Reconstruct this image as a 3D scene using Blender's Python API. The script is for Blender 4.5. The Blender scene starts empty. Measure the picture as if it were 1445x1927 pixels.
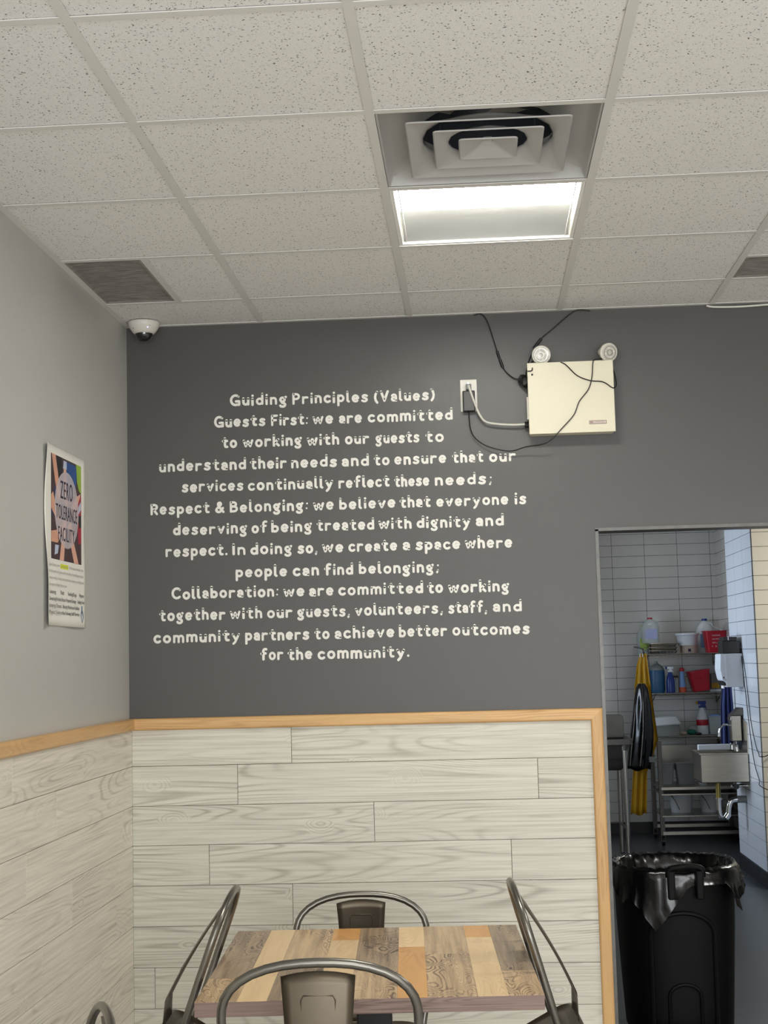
import bpy, bmesh, math, random
from mathutils import Vector, Matrix
random.seed(7)
C = bpy.context.scene.collection
PI = math.pi
SC = bpy.context.scene

# ------------------------------------------------------------------ camera
cam = bpy.data.objects.new('camera', bpy.data.cameras.new('camera')); C.objects.link(cam)
cam.data.sensor_fit = 'HORIZONTAL'; cam.data.sensor_width = 36.0
cam.data.lens = 2701.31 / 1445 * 36.0
cam.data.clip_start = 0.05
R = [[0.99760928, -0.06114117, 0.0322101], [0.06408515, 0.99291164, -0.10009782], [-0.02586169, 0.1019227, 0.9944561]]
cam.matrix_world = Matrix(((R[0][0], R[0][2], -R[0][1], 1.4016), (R[1][0], R[1][2], -R[1][1], -5.7532),
                           (R[2][0], R[2][2], -R[2][1], 1.61), (0, 0, 0, 1)))
SC.camera = cam
# ------------------------------------------------------------------ world and lights
w = bpy.data.worlds.new('world'); SC.world = w; w.use_nodes = True
w.node_tree.nodes['Background'].inputs[0].default_value = (0.75, 0.85, 1.0, 1)
w.node_tree.nodes['Background'].inputs[1].default_value = 0.3
SC.view_settings.view_transform = 'Standard'; SC.view_settings.look = 'None'
SC.view_settings.exposure = 0.3; SC.view_settings.gamma = 1.0; SC.view_settings.use_curve_mapping = False
def area(name, loc, rot, sx, sy, power, col, spread=180):
    l = bpy.data.lights.new(name, 'AREA'); l.shape = 'RECTANGLE'; l.size = sx; l.size_y = sy
    l.energy = power; l.color = col; l.spread = math.radians(spread)
    o = bpy.data.objects.new(name, l); C.objects.link(o); o.location = loc; o.rotation_euler = rot
    return o
for i, (x, y) in enumerate([(1.48, -4.96), (3.92, -1.3), (3.92, -4.96), (1.48, -8.0), (3.92, -8.0)]):
    area('ceiling_lamp', (x, y, 2.985), (0, 0, 0), .56, .56, 27, (1.0, .975, .93), 140)
area('added_daylight', (2.7, -8.9, 1.5), (math.radians(99), 0, 0), 4.6, 2.2, 190, (.96, .98, 1.0))  # added daylight from an unseen front opening, tilted up to brighten the ceiling
area('kitchen_window', (.9, 4.9, 1.7), (0, math.radians(-90), 0), 1.3, 1.0, 24, (.70, .82, 1.0), 120)
area('kitchen_lamp', (4.3, 3.1, 2.94), (0, 0, 0), .6, .6, 42, (1.0, .97, .90))
area('kitchen_lamp', (2.9, 6.6, 2.94), (0, 0, 0), .6, .3, 2.2, (1.0, .95, .88))
TROFFER_EMIT = 34.0

# ------------------------------------------------------------------ materials
def lin(c):
    return tuple(((v / 255) / 12.92 if v / 255 <= .04045 else ((v / 255 + .055) / 1.055) ** 2.4) for v in c) + (1,)
def mat(name, col, rough=.5, metal=0, var=.0, scale=8, stretch=(1, 1, 1), bump=0, alpha=1, coat=0, trans=0, emit=0, spec=.5, bscale=None):
    m = bpy.data.materials.new(name); m.use_nodes = True; nt = m.node_tree; b = nt.nodes['Principled BSDF']
    c = lin(col); b.inputs['Base Color'].default_value = c
    b.inputs['Roughness'].default_value = rough; b.inputs['Metallic'].default_value = metal
    b.inputs['Alpha'].default_value = alpha; b.inputs['Coat Weight'].default_value = coat
    b.inputs['Transmission Weight'].default_value = trans
    b.inputs['Specular IOR Level'].default_value = spec
    if emit:
        b.inputs['Emission Color'].default_value = c; b.inputs['Emission Strength'].default_value = emit
    tc = nt.nodes.new('ShaderNodeTexCoord'); mp = nt.nodes.new('ShaderNodeMapping')
    mp.inputs['Scale'].default_value = stretch
    nt.links.new(tc.outputs['Object'], mp.inputs[0])
    nz = nt.nodes.new('ShaderNodeTexNoise'); nz.inputs['Scale'].default_value = scale; nz.inputs['Detail'].default_value = 5
    nt.links.new(mp.outputs[0], nz.inputs['Vector'])
    v = max(var, .03)
    mx = nt.nodes.new('ShaderNodeMix'); mx.data_type = 'RGBA'
    mx.inputs['A'].default_value = tuple(x * (1 - v) for x in c[:3]) + (1,)
    mx.inputs['B'].default_value = tuple(min(1, x * (1 + v)) for x in c[:3]) + (1,)
    nt.links.new(nz.outputs['Fac'], mx.inputs['Factor']); nt.links.new(mx.outputs['Result'], b.inputs['Base Color'])
    if bump:
        bn = nt.nodes.new('ShaderNodeBump'); bn.inputs['Strength'].default_value = bump; bn.inputs['Distance'].default_value = .002
        n2 = nt.nodes.new('ShaderNodeTexNoise'); n2.inputs['Scale'].default_value = bscale or scale * 6
        nt.links.new(mp.outputs[0], n2.inputs['Vector'])
        nt.links.new(n2.outputs['Fac'], bn.inputs['Height']); nt.links.new(bn.outputs[0], b.inputs['Normal'])
    return m
def wood(name, dark, light, axis='X', ring=9, streak=40, rough=.5, contrast=.5, bump=.15, tone=.12, warp=.35, along=1.5, mult=85, rmix=.8, pw=2.2, sk=.55, knots=False):
    """procedural timber, grain along `axis`; every object gets its own piece of the log"""
    m = bpy.data.materials.new(name); m.use_nodes = True; nt = m.node_tree; N = nt.nodes; L = nt.links
    b = N['Principled BSDF']; b.inputs['Roughness'].default_value = rough
    tc = N.new('ShaderNodeTexCoord'); oi = N.new('ShaderNodeObjectInfo')
    ro = N.new('ShaderNodeVectorMath'); ro.operation = 'SCALE'; ro.inputs[0].default_value = (17.3, 31.7, 23.1)
    L.new(oi.outputs['Random'], ro.inputs['Scale'])
    ad = N.new('ShaderNodeVectorMath'); ad.operation = 'ADD'; L.new(tc.outputs['Object'], ad.inputs[0]); L.new(ro.outputs[0], ad.inputs[1])
    def mapped(s_along, s_across):
        mp = N.new('ShaderNodeMapping')
        mp.inputs['Scale'].default_value = {'X': (s_along, s_across, s_across), 'Y': (s_across, s_along, s_across), 'Z': (s_across, s_across, s_along)}[axis]
        L.new(ad.outputs[0], mp.inputs[0]); return mp
    # cathedral rings: bands of a smooth stretched field
    f = N.new('ShaderNodeTexNoise'); f.inputs['Scale'].default_value = 1.0; f.inputs['Detail'].default_value = 1.0; f.inputs['Distortion'].default_value = warp
    L.new(mapped(along, ring).outputs[0], f.inputs['Vector'])
    mu = N.new('ShaderNodeMath'); mu.operation = 'MULTIPLY'; mu.inputs[1].default_value = mult; L.new(f.outputs['Fac'], mu.inputs[0])
    sn = N.new('ShaderNodeMath'); sn.operation = 'SINE'; L.new(mu.outputs[0], sn.inputs[0])
    rp = N.new('ShaderNodeMapRange'); rp.inputs['From Min'].default_value = -1; rp.inputs['From Max'].default_value = 1
    L.new(sn.outputs[0], rp.inputs['Value'])
    pn = N.new('ShaderNodeMath'); pn.operation = 'POWER'; pn.inputs[1].default_value = pw; L.new(rp.outputs[0], pn.inputs[0])
    if knots:
        kv = N.new('ShaderNodeTexVoronoi'); kv.inputs['Scale'].default_value = 1.0; L.new(mapped(3.0, 5.5).outputs[0], kv.inputs['Vector'])
        k2 = N.new('ShaderNodeMapRange'); k2.inputs['From Min'].default_value = .0; k2.inputs['From Max'].default_value = .22
        k2.inputs['To Min'].default_value = .22; k2.inputs['To Max'].default_value = 0; L.new(kv.outputs['Distance'], k2.inputs['Value'])
        ka = N.new('ShaderNodeMath'); ka.operation = 'ADD'; L.new(f.outputs['Fac'], ka.inputs[0]); L.new(k2.outputs[0], ka.inputs[1])
        L.new(ka.outputs[0], mu.inputs[0])
    # where the rings show strongly
    mk = N.new('ShaderNodeTexNoise'); mk.inputs['Scale'].default_value = 1.0; mk.inputs['Detail'].default_value = 2
    L.new(mapped(1.8, 6).outputs[0], mk.inputs['Vector'])
    mr = N.new('ShaderNodeMapRange'); mr.inputs['From Min'].default_value = .42; mr.inputs['From Max'].default_value = .66
    mr.inputs['To Min'].default_value = .12; L.new(mk.outputs['Fac'], mr.inputs['Value'])
    m1 = N.new('ShaderNodeMath'); m1.operation = 'MULTIPLY'; L.new(pn.outputs[0], m1.inputs[0]); L.new(mr.outputs[0], m1.inputs[1])
    # fine streaks
    st = N.new('ShaderNodeTexNoise'); st.inputs['Scale'].default_value = 1.0; st.inputs['Detail'].default_value = 5; st.inputs['Roughness'].default_value = .6
    L.new(mapped(2.2, streak).outputs[0], st.inputs['Vector'])
    sr = N.new('ShaderNodeMapRange'); sr.inputs['From Min'].default_value = .38; sr.inputs['From Max'].default_value = .7; L.new(st.outputs['Fac'], sr.inputs['Value'])
    a1 = N.new('ShaderNodeMath'); a1.operation = 'MULTIPLY'; a1.inputs[1].default_value = sk; L.new(sr.outputs[0], a1.inputs[0])
    a2 = N.new('ShaderNodeMath'); a2.operation = 'MULTIPLY_ADD'; a2.inputs[1].default_value = rmix
    L.new(m1.outputs[0], a2.inputs[0]); L.new(a1.outputs[0], a2.inputs[2])
    a3 = N.new('ShaderNodeMath'); a3.operation = 'MULTIPLY'; a3.inputs[1].default_value = contrast; a3.use_clamp = True; L.new(a2.outputs[0], a3.inputs[0])
    mx = N.new('ShaderNodeMix'); mx.data_type = 'RGBA'; mx.inputs['A'].default_value = lin(light); mx.inputs['B'].default_value = lin(dark)
    L.new(a3.outputs[0], mx.inputs['Factor'])
    hv = N.new('ShaderNodeHueSaturation')
    tv = N.new('ShaderNodeMapRange'); tv.inputs['To Min'].default_value = 1 - tone; tv.inputs['To Max'].default_value = 1 + tone * .5
    L.new(oi.outputs['Random'], tv.inputs['Value']); L.new(tv.outputs[0], hv.inputs['Value']); L.new(mx.outputs['Result'], hv.inputs['Color'])
    L.new(hv.outputs[0], b.inputs['Base Color'])
    bn = N.new('ShaderNodeBump'); bn.inputs['Strength'].default_value = bump; bn.inputs['Distance'].default_value = .001; bn.invert = True
    L.new(a2.outputs[0], bn.inputs['Height']); L.new(bn.outputs[0], b.inputs['Normal'])
    return m
def tile_mat(name):
    """mineral fibre ceiling tile: fissures and pin holes"""
    m = bpy.data.materials.new(name); m.use_nodes = True; nt = m.node_tree; N = nt.nodes; L = nt.links
    b = N['Principled BSDF']; b.inputs['Roughness'].default_value = .95; b.inputs['Specular IOR Level'].default_value = .1
    tc = N.new('ShaderNodeTexCoord'); oi = N.new('ShaderNodeObjectInfo')
    ro = N.new('ShaderNodeVectorMath'); ro.operation = 'SCALE'; ro.inputs[0].default_value = (13.3, 7.7, 3.1); L.new(oi.outputs['Random'], ro.inputs['Scale'])
    ad = N.new('ShaderNodeVectorMath'); ad.operation = 'ADD'; L.new(tc.outputs['Object'], ad.inputs[0]); L.new(ro.outputs[0], ad.inputs[1])
    dn = N.new('ShaderNodeTexNoise'); dn.inputs['Scale'].default_value = 60; dn.inputs['Detail'].default_value = 2; L.new(ad.outputs[0], dn.inputs['Vector'])
    ds = N.new('ShaderNodeVectorMath'); ds.operation = 'SCALE'; ds.inputs['Scale'].default_value = .02; L.new(dn.outputs['Color'], ds.inputs[0])
    a2 = N.new('ShaderNodeVectorMath'); a2.operation = 'ADD'; L.new(ad.outputs[0], a2.inputs[0]); L.new(ds.outputs[0], a2.inputs[1])
    v = N.new('ShaderNodeTexVoronoi'); v.inputs['Scale'].default_value = 115; v.inputs['Randomness'].default_value = 1; L.new(a2.outputs[0], v.inputs['Vector'])
    r1 = N.new('ShaderNodeMapRange'); r1.inputs['From Min'].default_value = .17; r1.inputs['From Max'].default_value = .30; r1.inputs['To Min'].default_value = 1; r1.inputs['To Max'].default_value = 0
    L.new(v.outputs['Distance'], r1.inputs['Value'])
    # only some of the cells carry a visible hole
    sp = N.new('ShaderNodeSeparateColor'); L.new(v.outputs['Color'], sp.inputs[0])
    gt = N.new('ShaderNodeMapRange'); gt.inputs['From Min'].default_value = .25; gt.inputs['From Max'].default_value = .75; L.new(sp.outputs[0], gt.inputs['Value'])
    mm = N.new('ShaderNodeMath'); mm.operation = 'MULTIPLY'; L.new(r1.outputs[0], mm.inputs[0]); L.new(gt.outputs[0], mm.inputs[1])
    v2 = N.new('ShaderNodeTexVoronoi'); v2.inputs['Scale'].default_value = 260; L.new(a2.outputs[0], v2.inputs['Vector'])
    r2 = N.new('ShaderNodeMapRange'); r2.inputs['From Min'].default_value = .12; r2.inputs['From Max'].default_value = .3; r2.inputs['To Min'].default_value = .42; r2.inputs['To Max'].default_value = 0
    L.new(v2.outputs['Distance'], r2.inputs['Value'])
    mxm = N.new('ShaderNodeMath'); mxm.operation = 'MAXIMUM'; L.new(mm.outputs[0], mxm.inputs[0]); L.new(r2.outputs[0], mxm.inputs[1])
    mx = N.new('ShaderNodeMix'); mx.data_type = 'RGBA'; mx.inputs['A'].default_value = lin((237, 236, 233)); mx.inputs['B'].default_value = lin((95, 92, 87))
    L.new(mxm.outputs[0], mx.inputs['Factor']); L.new(mx.outputs['Result'], b.inputs['Base Color'])
    bn = N.new('ShaderNodeBump'); bn.inputs['Strength'].default_value = .5; bn.inputs['Distance'].default_value = .0015; bn.invert = True
    L.new(mxm.outputs[0], bn.inputs['Height']); L.new(bn.outputs[0], b.inputs['Normal'])
    return m
def glaze(name, col, rough=.12):
    m = mat(name, col, rough, var=.04, scale=2); nt = m.node_tree
    return m
M = {}
M['dark_wall'] = mat('charcoal_paint', (80, 79, 77), .42, var=.05, scale=5, bump=.08, bscale=300)
M['left_wall'] = mat('warm_grey_paint', (188, 187, 182), .5, var=.03, scale=4, bump=.06, bscale=300)
M['plain_wall'] = mat('pale_paint', (188, 184, 175), .7)
M['plank_x'] = wood('whitewashed_plank_x', (138, 131, 117), (222, 219, 206), 'X', rough=.5, contrast=.75, ring=6.5, streak=110, along=.6, warp=.25, mult=165, rmix=.6, tone=.05, pw=4.5, sk=.5, knots=True)
M['plank_y_lit'] = wood('whitewashed_plank_y_lit', (158, 150, 134), (236, 230, 216), 'Y', rough=.5, contrast=.75, ring=6.5, streak=110, along=.6, warp=.25, mult=165, rmix=.6, tone=.05, pw=4.5, sk=.5, knots=True)  # same planks, lightened: brighter light on the left wall is put into the colour
M['oak_x'] = wood('oak_trim_x', (172, 126, 76), (220, 178, 122), 'X', rough=.42, contrast=.6, tone=.02, ring=20)
M['oak_y'] = wood('oak_trim_y', (172, 126, 76), (220, 178, 122), 'Y', rough=.42, contrast=.6, tone=.02, ring=20)
M['oak_z'] = wood('oak_trim_z', (168, 122, 72), (214, 172, 116), 'Z', rough=.42, contrast=.6, tone=.02, ring=20)
M['gap'] = mat('panel_backing', (96, 92, 84), .8)
M['ctile'] = tile_mat('ceiling_tile')
M['tee'] = mat('grid_white', (222, 221, 216), .45, var=.03)
M['duct'] = mat('diffuser_white', (182, 181, 178), .4, var=.05)
M['dark_duct'] = mat('duct_inside', (66, 72, 80), .5, .3)
M['galv'] = mat('galvanised_damper', (88, 96, 104), .35, .7)
M['troffer_w'] = mat('troffer_white', (238, 238, 234), .45)
M['lens'] = mat('troffer_lens', (255, 252, 244), .4, emit=TROFFER_EMIT)
M['grille'] = mat('return_grille', (150, 146, 138), .6, var=.6, scale=14, stretch=(1, 2.5, 1))
M['grille_back'] = mat('return_void', (110, 104, 96), .9, var=.6, scale=16)
M['white_plastic'] = mat('white_plastic', (225, 222, 212), .35)
M['ivory'] = mat('ivory_enamel', (226, 220, 196), .38, var=.03, scale=3)
M['black_plastic'] = mat('black_plastic', (12, 12, 13), .38)
M['black_cable'] = mat('black_cable', (12, 12, 13), .4)
M['white_cable'] = mat('white_cable', (222, 220, 210), .45)
M['smoke'] = mat('smoked_dome', (10, 10, 12), .05, coat=1)
M['led'] = mat('violet_led', (170, 160, 255), .3, emit=4)
M['lampface'] = mat('lamp_lens', (205, 202, 192), .12, coat=.8, var=.2, scale=80)
M['reflector'] = mat('lamp_reflector', (200, 198, 190), .18, .8)
M['letter'] = mat('white_lettering_paint', (236, 234, 226), .5, var=.05, scale=60)
M['paper'] = mat('poster_paper', (236, 234, 226), .55)
M['print_dark'] = mat('print_navy', (36, 30, 58), .5)
M['print_grey'] = mat('print_grey', (92, 92, 92), .5)
M['print_soft'] = mat('print_soft_grey', (158, 158, 156), .5)
M['print_yellow'] = mat('print_highlighter', (226, 236, 40), .5)
M['print_blue'] = mat('print_slate_blue', (84, 100, 124), .5)
M['veil'] = mat('print_white_veil', (236, 226, 232), .5, alpha=.55)
def flat(name, c): return mat('print_' + name, c, .5, var=.12, scale=25)
M['gun'] = mat('gunmetal_tube', (120, 117, 110), .3, .9, var=.15, scale=12, bump=.05)
M['gun_sheet'] = mat('gunmetal_sheet', (92, 84, 72), .40, .85, var=.25, scale=6, bump=.05)
M['black_metal'] = mat('black_metal', (20, 20, 21), .45, .3)
M['edge'] = wood('table_edge', (84, 64, 56), (136, 114, 104), 'X', rough=.5, contrast=.7, tone=.02, ring=40, streak=140)
M['tw_brown'] = wood('board_weathered', (66, 48, 34), (176, 150, 120), 'Y', rough=.32, contrast=1.15, tone=.2, ring=9, streak=60, warp=1.1, along=3.2, mult=170, rmix=1.0, pw=3)
M['tw_tan'] = wood('board_tan', (104, 76, 50), (208, 178, 138), 'Y', rough=.32, contrast=1.05, tone=.1, ring=9, streak=60, warp=1.1, along=3.2, mult=170, rmix=1.0, pw=3)
M['tw_light'] = wood('board_maple', (182, 142, 94), (230, 200, 152), 'Y', rough=.32, contrast=.5, tone=.1, ring=10, streak=30, warp=.9)
M['tw_orange'] = wood('board_honey', (172, 112, 50), (214, 160, 92), 'Y', rough=.32, contrast=.5, tone=.06, ring=8, streak=30, warp=.9)
M['ktile'] = glaze('white_tile_dim', (196, 196, 192))  # white tile; dimness of the far kitchen is put into the grey
M['ktile_b'] = glaze('white_tile_daylit', (214, 218, 222), .2)  # same white tile, blue cast of the daylight mixed into its colour
M['ktile_c'] = glaze('white_tile_warm_lit', (222, 216, 200), .25)  # same white tile, warm kitchen light painted in as a cream tone
M['grout'] = mat('dark_grout', (58, 58, 58), .9)
M['kfloor'] = mat('kitchen_floor', (66, 71, 76), .3, var=.15, scale=3)
M['floor'] = mat('dining_floor', (172, 168, 162), .5, var=.1, scale=3)
M['cove'] = mat('black_cove_base', (30, 31, 33), .5)
M['steel'] = mat('stainless', (168, 164, 154), .3, 1, var=.12, scale=5, stretch=(1, 1, 8))
M['steel_dk'] = mat('dull_steel', (96, 93, 88), .45, .8, var=.2, scale=10)
M['chrome'] = mat('chrome', (210, 210, 208), .1, 1)
M['bead'] = mat('corner_bead', (98, 97, 94), .4, .6, var=.3, scale=30)
M['bag'] = mat('bin_liner', (3, 3, 4), .22, coat=.1, bump=.5, scale=9, bscale=22)
M['bin'] = mat('bin_plastic', (3, 3, 4), .55, bump=.1, spec=.18)
M['yellow'] = mat('yellow_apron', (196, 150, 28), .5, var=.2, scale=10)
M['black_vinyl'] = mat('black_vinyl', (4, 4, 5), .16, coat=.2, bump=.5, scale=6, bscale=14)
M['blue_cloth'] = mat('blue_cloth', (36, 48, 96), .8, var=.2, scale=20)
M['red'] = mat('red_plastic', (176, 18, 40), .35)
M['clear'] = mat('clear_plastic', (206, 216, 216), .12, alpha=.55)
M['white_b'] = mat('white_bottle', (214, 218, 222), .35)
M['blue_b'] = mat('blue_bottle', (24, 52, 128), .3)
M['teal_b'] = mat('teal_jug', (36, 84, 120), .4)
M['grey_b'] = mat('grey_plastic', (128, 132, 130), .45)
M['green_l'] = mat('lime_liquid', (168, 206, 60), .25, alpha=.85)
M['green'] = mat('green_scourer', (22, 104, 86), .8, bump=.5)
M['tan'] = mat('tan_bread', (190, 152, 110), .8, bump=.4)
M['orange'] = mat('orange_plastic', (206, 86, 50), .4)
M['skyblue'] = mat('sky_blue_label', (120, 160, 214), .4)
M['lilac'] = mat('lilac_label', (168, 176, 214), .5)
M['kraft'] = mat('printed_label', (176, 160, 146), .7, var=.1)
M['brass'] = mat('brass_pipe', (150, 136, 76), .35, .8)

# ------------------------------------------------------------------ mesh helpers
class G:
    def __init__(s): s.v = []; s.f = []
    def add(s, vs, fs):
        o = len(s.v); s.v += [tuple(v) for v in vs]; s.f += [tuple(i + o for i in f) for f in fs]; return s
    def box(s, x0, x1, y0, y1, z0, z1):
        return s.add([(x0, y0, z0), (x1, y0, z0), (x1, y1, z0), (x0, y1, z0), (x0, y0, z1), (x1, y0, z1), (x1, y1, z1), (x0, y1, z1)],
                     [(0, 3, 2, 1), (4, 5, 6, 7), (0, 1, 5, 4), (1, 2, 6, 5), (2, 3, 7, 6), (3, 0, 4, 7)])
    def loft(s, rings, closed_ring=True, caps=True):
        n = len(rings[0]); vs = [p for r in rings for p in r]; fs = []
        for k in range(len(rings) - 1):
            for i in range(n if closed_ring else n - 1):
                j = (i + 1) % n; fs.append((k * n + i, k * n + j, (k + 1) * n + j, (k + 1) * n + i))
        if caps and closed_ring:
            fs.append(tuple(range(n - 1, -1, -1))); fs.append(tuple(range((len(rings) - 1) * n, len(rings) * n)))
        return s.add(vs, fs)
    def tube(s, pts, r, n=10, caps=True, r2=None):
        pts = [Vector(p) for p in pts]; rings = []; up = None
        for i, p in enumerate(pts):
            t = (pts[min(i + 1, len(pts) - 1)] - pts[max(i - 1, 0)]).normalized()
            if up is None: up = Vector((0, 0, 1)) if abs(t.z) < .9 else Vector((1, 0, 0))
            a = t.cross(up).normalized(); b = a.cross(t).normalized(); up = b
            rr = r if r2 is None else r + (r2 - r) * i / (len(pts) - 1)
            if isinstance(rr, tuple): ra, rb = rr
            else: ra = rb = rr
            rings.append([p + a * (ra * math.cos(2 * PI * k / n)) + b * (rb * math.sin(2 * PI * k / n)) for k in range(n)])
        return s.loft(rings, True, caps)
    def lathe(s, prof, c=(0, 0, 0), n=24, caps=False, sx=1, sy=1, pw=2.0):
        rings = []
        for r, z in prof:
            ring = []
            for k in range(n):
                a = 2 * PI * k / n; ca, sa = math.cos(a), math.sin(a)
                q = (abs(ca) ** pw + abs(sa) ** pw) ** (-1 / pw)
                ring.append((c[0] + r * q * ca * sx, c[1] + r * q * sa * sy, c[2] + z))
            rings.append(ring)
        return s.loft(rings, True, caps)
    def prism(s, poly, a, b, plane='xy'):
        f = {'xy': lambda u, v, t: (u, v, t), 'xz': lambda u, v, t: (u, t, v), 'yz': lambda u, v, t: (t, u, v)}[plane]
        return s.loft([[f(u, v, a) for u, v in poly], [f(u, v, b) for u, v in poly]])
    def xf(s, mtx): s.v = [tuple(mtx @ Vector(v)) for v in s.v]; return s
def smooth_pts(p, n=6):
    p = [Vector(q) for q in p]; out = []
    for i in range(len(p) - 1):
        a = p[max(i - 1, 0)]; b = p[i]; c = p[i + 1]; d = p[min(i + 2, len(p) - 1)]
        for k in range(n):
            t = k / n
            out.append(.5 * ((2 * b) + (c - a) * t + (2 * a - 5 * b + 4 * c - d) * t * t + (3 * b - 3 * c + d - a) * t ** 3))
    out.append(p[-1]); return out
def obj(name, g, m, parent=None, smooth=False, bevel=0, fix=True):
    me = bpy.data.meshes.new(name); me.from_pydata(g.v, [], g.f)
    if fix:
        bm = bmesh.new(); bm.from_mesh(me); bmesh.ops.recalc_face_normals(bm, faces=bm.faces); bm.to_mesh(me); bm.free()
    me.materials.append(M[m] if isinstance(m, str) else m)
    if smooth:
        for p in me.polygons: p.use_smooth = True
        me.set_sharp_from_angle(angle=math.radians(38))
    o = bpy.data.objects.new(name, me); C.objects.link(o)
    if parent: o.parent = parent
    if bevel:
        b = o.modifiers.new('bevel', 'BEVEL'); b.width = bevel; b.segments = 2; b.limit_method = 'ANGLE'
    return o
def thing(name, label, cat, loc=(0, 0, 0), rotz=0, group=None):
    o = bpy.data.objects.new(name, None); C.objects.link(o); o.location = loc; o.rotation_euler = (0, 0, rotz)
    o['label'] = label; o['category'] = cat
    if group: o['group'] = group
    return o
def tag(o, label, cat, group=None):
    o['label'] = label; o['category'] = cat
    if group: o['group'] = group
    return o
def struct(name, g, m, parent=None, **k):
    o = obj(name, g, m, parent, **k)
    if not parent: o['kind'] = 'structure'
    return o
def dup(root, label=None, group=None, name=None):
    r = root.copy(); C.objects.link(r)
    if label: r['label'] = label
    if group: r['group'] = group
    for ch in list(root.children):
        c = ch.copy(); C.objects.link(c); c.parent = r
        for gch in ch.children:
            d = gch.copy(); C.objects.link(d); d.parent = c
    return r
_tc = {}
def text_geo(s, space=1.0):
    """built-in font outlines as flat geometry, scaled to width 1 x cap height 1"""
    if s in _tc: return _tc[s]
    cu = bpy.data.curves.new('t', 'FONT'); cu.body = s; cu.resolution_u = 3; cu.space_character = space
    o = bpy.data.objects.new('t', cu); C.objects.link(o)
    me = o.to_mesh(depsgraph=bpy.context.evaluated_depsgraph_get())
    vs = [v.co.copy() for v in me.vertices]; fs = [tuple(p.vertices) for p in me.polygons]
    o.to_mesh_clear(); bpy.data.objects.remove(o); bpy.data.curves.remove(cu)
    x0 = min(v.x for v in vs); x1 = max(v.x for v in vs)
    _tc[s] = ([((v.x - x0) / (x1 - x0), v.y / .7) for v in vs], fs); return _tc[s]

# ================================================================== STRUCTURE
H = 3.0; XR = 5.6; YB = -9.0; KY = 7.45
OX0, OX1, OZ = 1.892, 3.15, 2.106; WT = .13
struct('floor', G().box(0, XR, YB, WT, -.05, 0), 'floor')
struct('floor_kitchen', G().box(.6, XR, WT, KY + .3, -.05, 0), 'kfloor')
wl = struct('wall_left', G().box(-.1, 0, YB, .0, 0, H), 'left_wall')
wb = struct('wall_back', G().box(0, OX0, 0, WT, 0, H).box(OX0, OX1, 0, WT, OZ, H).box(OX1, XR, 0, WT, 0, H), 'dark_wall')
struct('wall_right', G().box(XR, XR + .1, YB, KY + .3, 0, H), 'plain_wall')
struct('wall_front', G().box(-.1, .3, YB - .1, YB, 0, H).box(5.2, XR, YB - .1, YB, 0, H).box(.3, 5.2, YB - .1, YB, 2.7, H).box(.3, 5.2, YB - .1, YB, 0, .35), 'plain_wall')
struct('wall_kitchen_left', G().box(.5, .6, WT, KY + .3, 0, H), 'ktile')
# metal corner beads round the opening
struct('trim_1', G().box(OX0 - .003, OX0 + .010, -.004, WT, 0, OZ - .003).box(OX0 - .003, OX1, -.004, WT, OZ - .010, OZ + .003), 'bead')
struct('baseboard_left', G().box(0, .014, YB, -.012, 0, .1), 'cove')
# --- wainscot planks on the back wall
ZR = [1.352, 1.208, 1.0505, .8955, .739, .581, .423, .265, .107, -.0]
J = [[.655], [.437, 1.627], [.978], [.319, 1.513], [.649], [.93], [.097, 1.287], [.62], [.2, 1.4]]
struct('trim_2', G().box(.0, 1.862, -.004, 0, 0, 1.36), 'gap', wb)
g_ = .0009
for r in range(len(ZR) - 1):
    xs = [.012] + J[r] + [1.848]
    for a, b in zip(xs[:-1], xs[1:]):
        if b - a < .02: continue
        cx, cz = (a + b) / 2, (ZR[r] + ZR[r + 1]) / 2; hw, hz = (b - a) / 2 - g_, (ZR[r] - ZR[r + 1]) / 2 - g_
        o = struct('plank', G().box(-hw, hw, -.006, .003, -hz, hz), 'plank_x', wb, bevel=.0008); o.location = (cx, -.007, cz)
# --- and on the left wall
JL = [[-.73, -1.508], [-1.054, -2.27], [-.173, -1.375], [-.875, -2.1], [-.28, -1.213, -1.9], [-.498, -1.72], [-.9, -2.1], [-.4, -1.6], [-.9, -2.1]]
struct('trim_3', G().box(0, .004, -4.32, 0, 0, 1.36), 'gap', wl)
for r in range(len(ZR) - 1):
    ys = [-4.3] + sorted(JL[r] + [-3.1 - .17 * (r % 3)]) + [-.013]
    for a, b in zip(ys[:-1], ys[1:]):
        hw, hz = (b - a) / 2 - g_ * .7, (ZR[r] - ZR[r + 1]) / 2 - g_
        o = struct('plank', G().box(-.003, .006, -hw, hw, -hz, hz), 'plank_y_lit', wl, bevel=.0008); o.location = (.007, (a + b) / 2, (ZR[r] + ZR[r + 1]) / 2)
# --- oak cap rail with rounded nose, mitred
def rail_prof():   # (depth, z) pairs
    zz0, zz1, d = 1.350, 1.397, .026
    p = [(0, zz0)]
    for k in range(6): a = -PI / 2 + k / 5 * PI / 2; p.append((d - .009 + .009 * math.cos(a), zz0 + .009 + .009 * math.sin(a)))
    for k in range(6): a = k / 5 * PI / 2; p.append((d - .009 + .009 * math.cos(a), zz1 - .009 + .009 * math.sin(a)))
    p.append((0, zz1)); return p
rp_ = rail_prof()
g = G(); g.loft([[(d, -d, z) for d, z in rp_], [(1.888 - (z - 1.350) * 0 - (1.397 - z) * 1.0, -d, z) for d, z in rp_]])
struct('trim_4', g, 'oak_x', smooth=True)
g = G(); g.loft([[(d, -4.32, z) for d, z in rp_], [(d, -d, z) for d, z in rp_]])
struct('trim_5', g, 'oak_y', smooth=True)
g = G()
def vprof(z_mitre):
    out = []
    for d, z in rp_:
        out.append((1.888 - (1.397 - z), -d, z_mitre if z_mitre is not None else z))
    return out
g.loft([vprof(0.0), vprof(None)])
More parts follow.
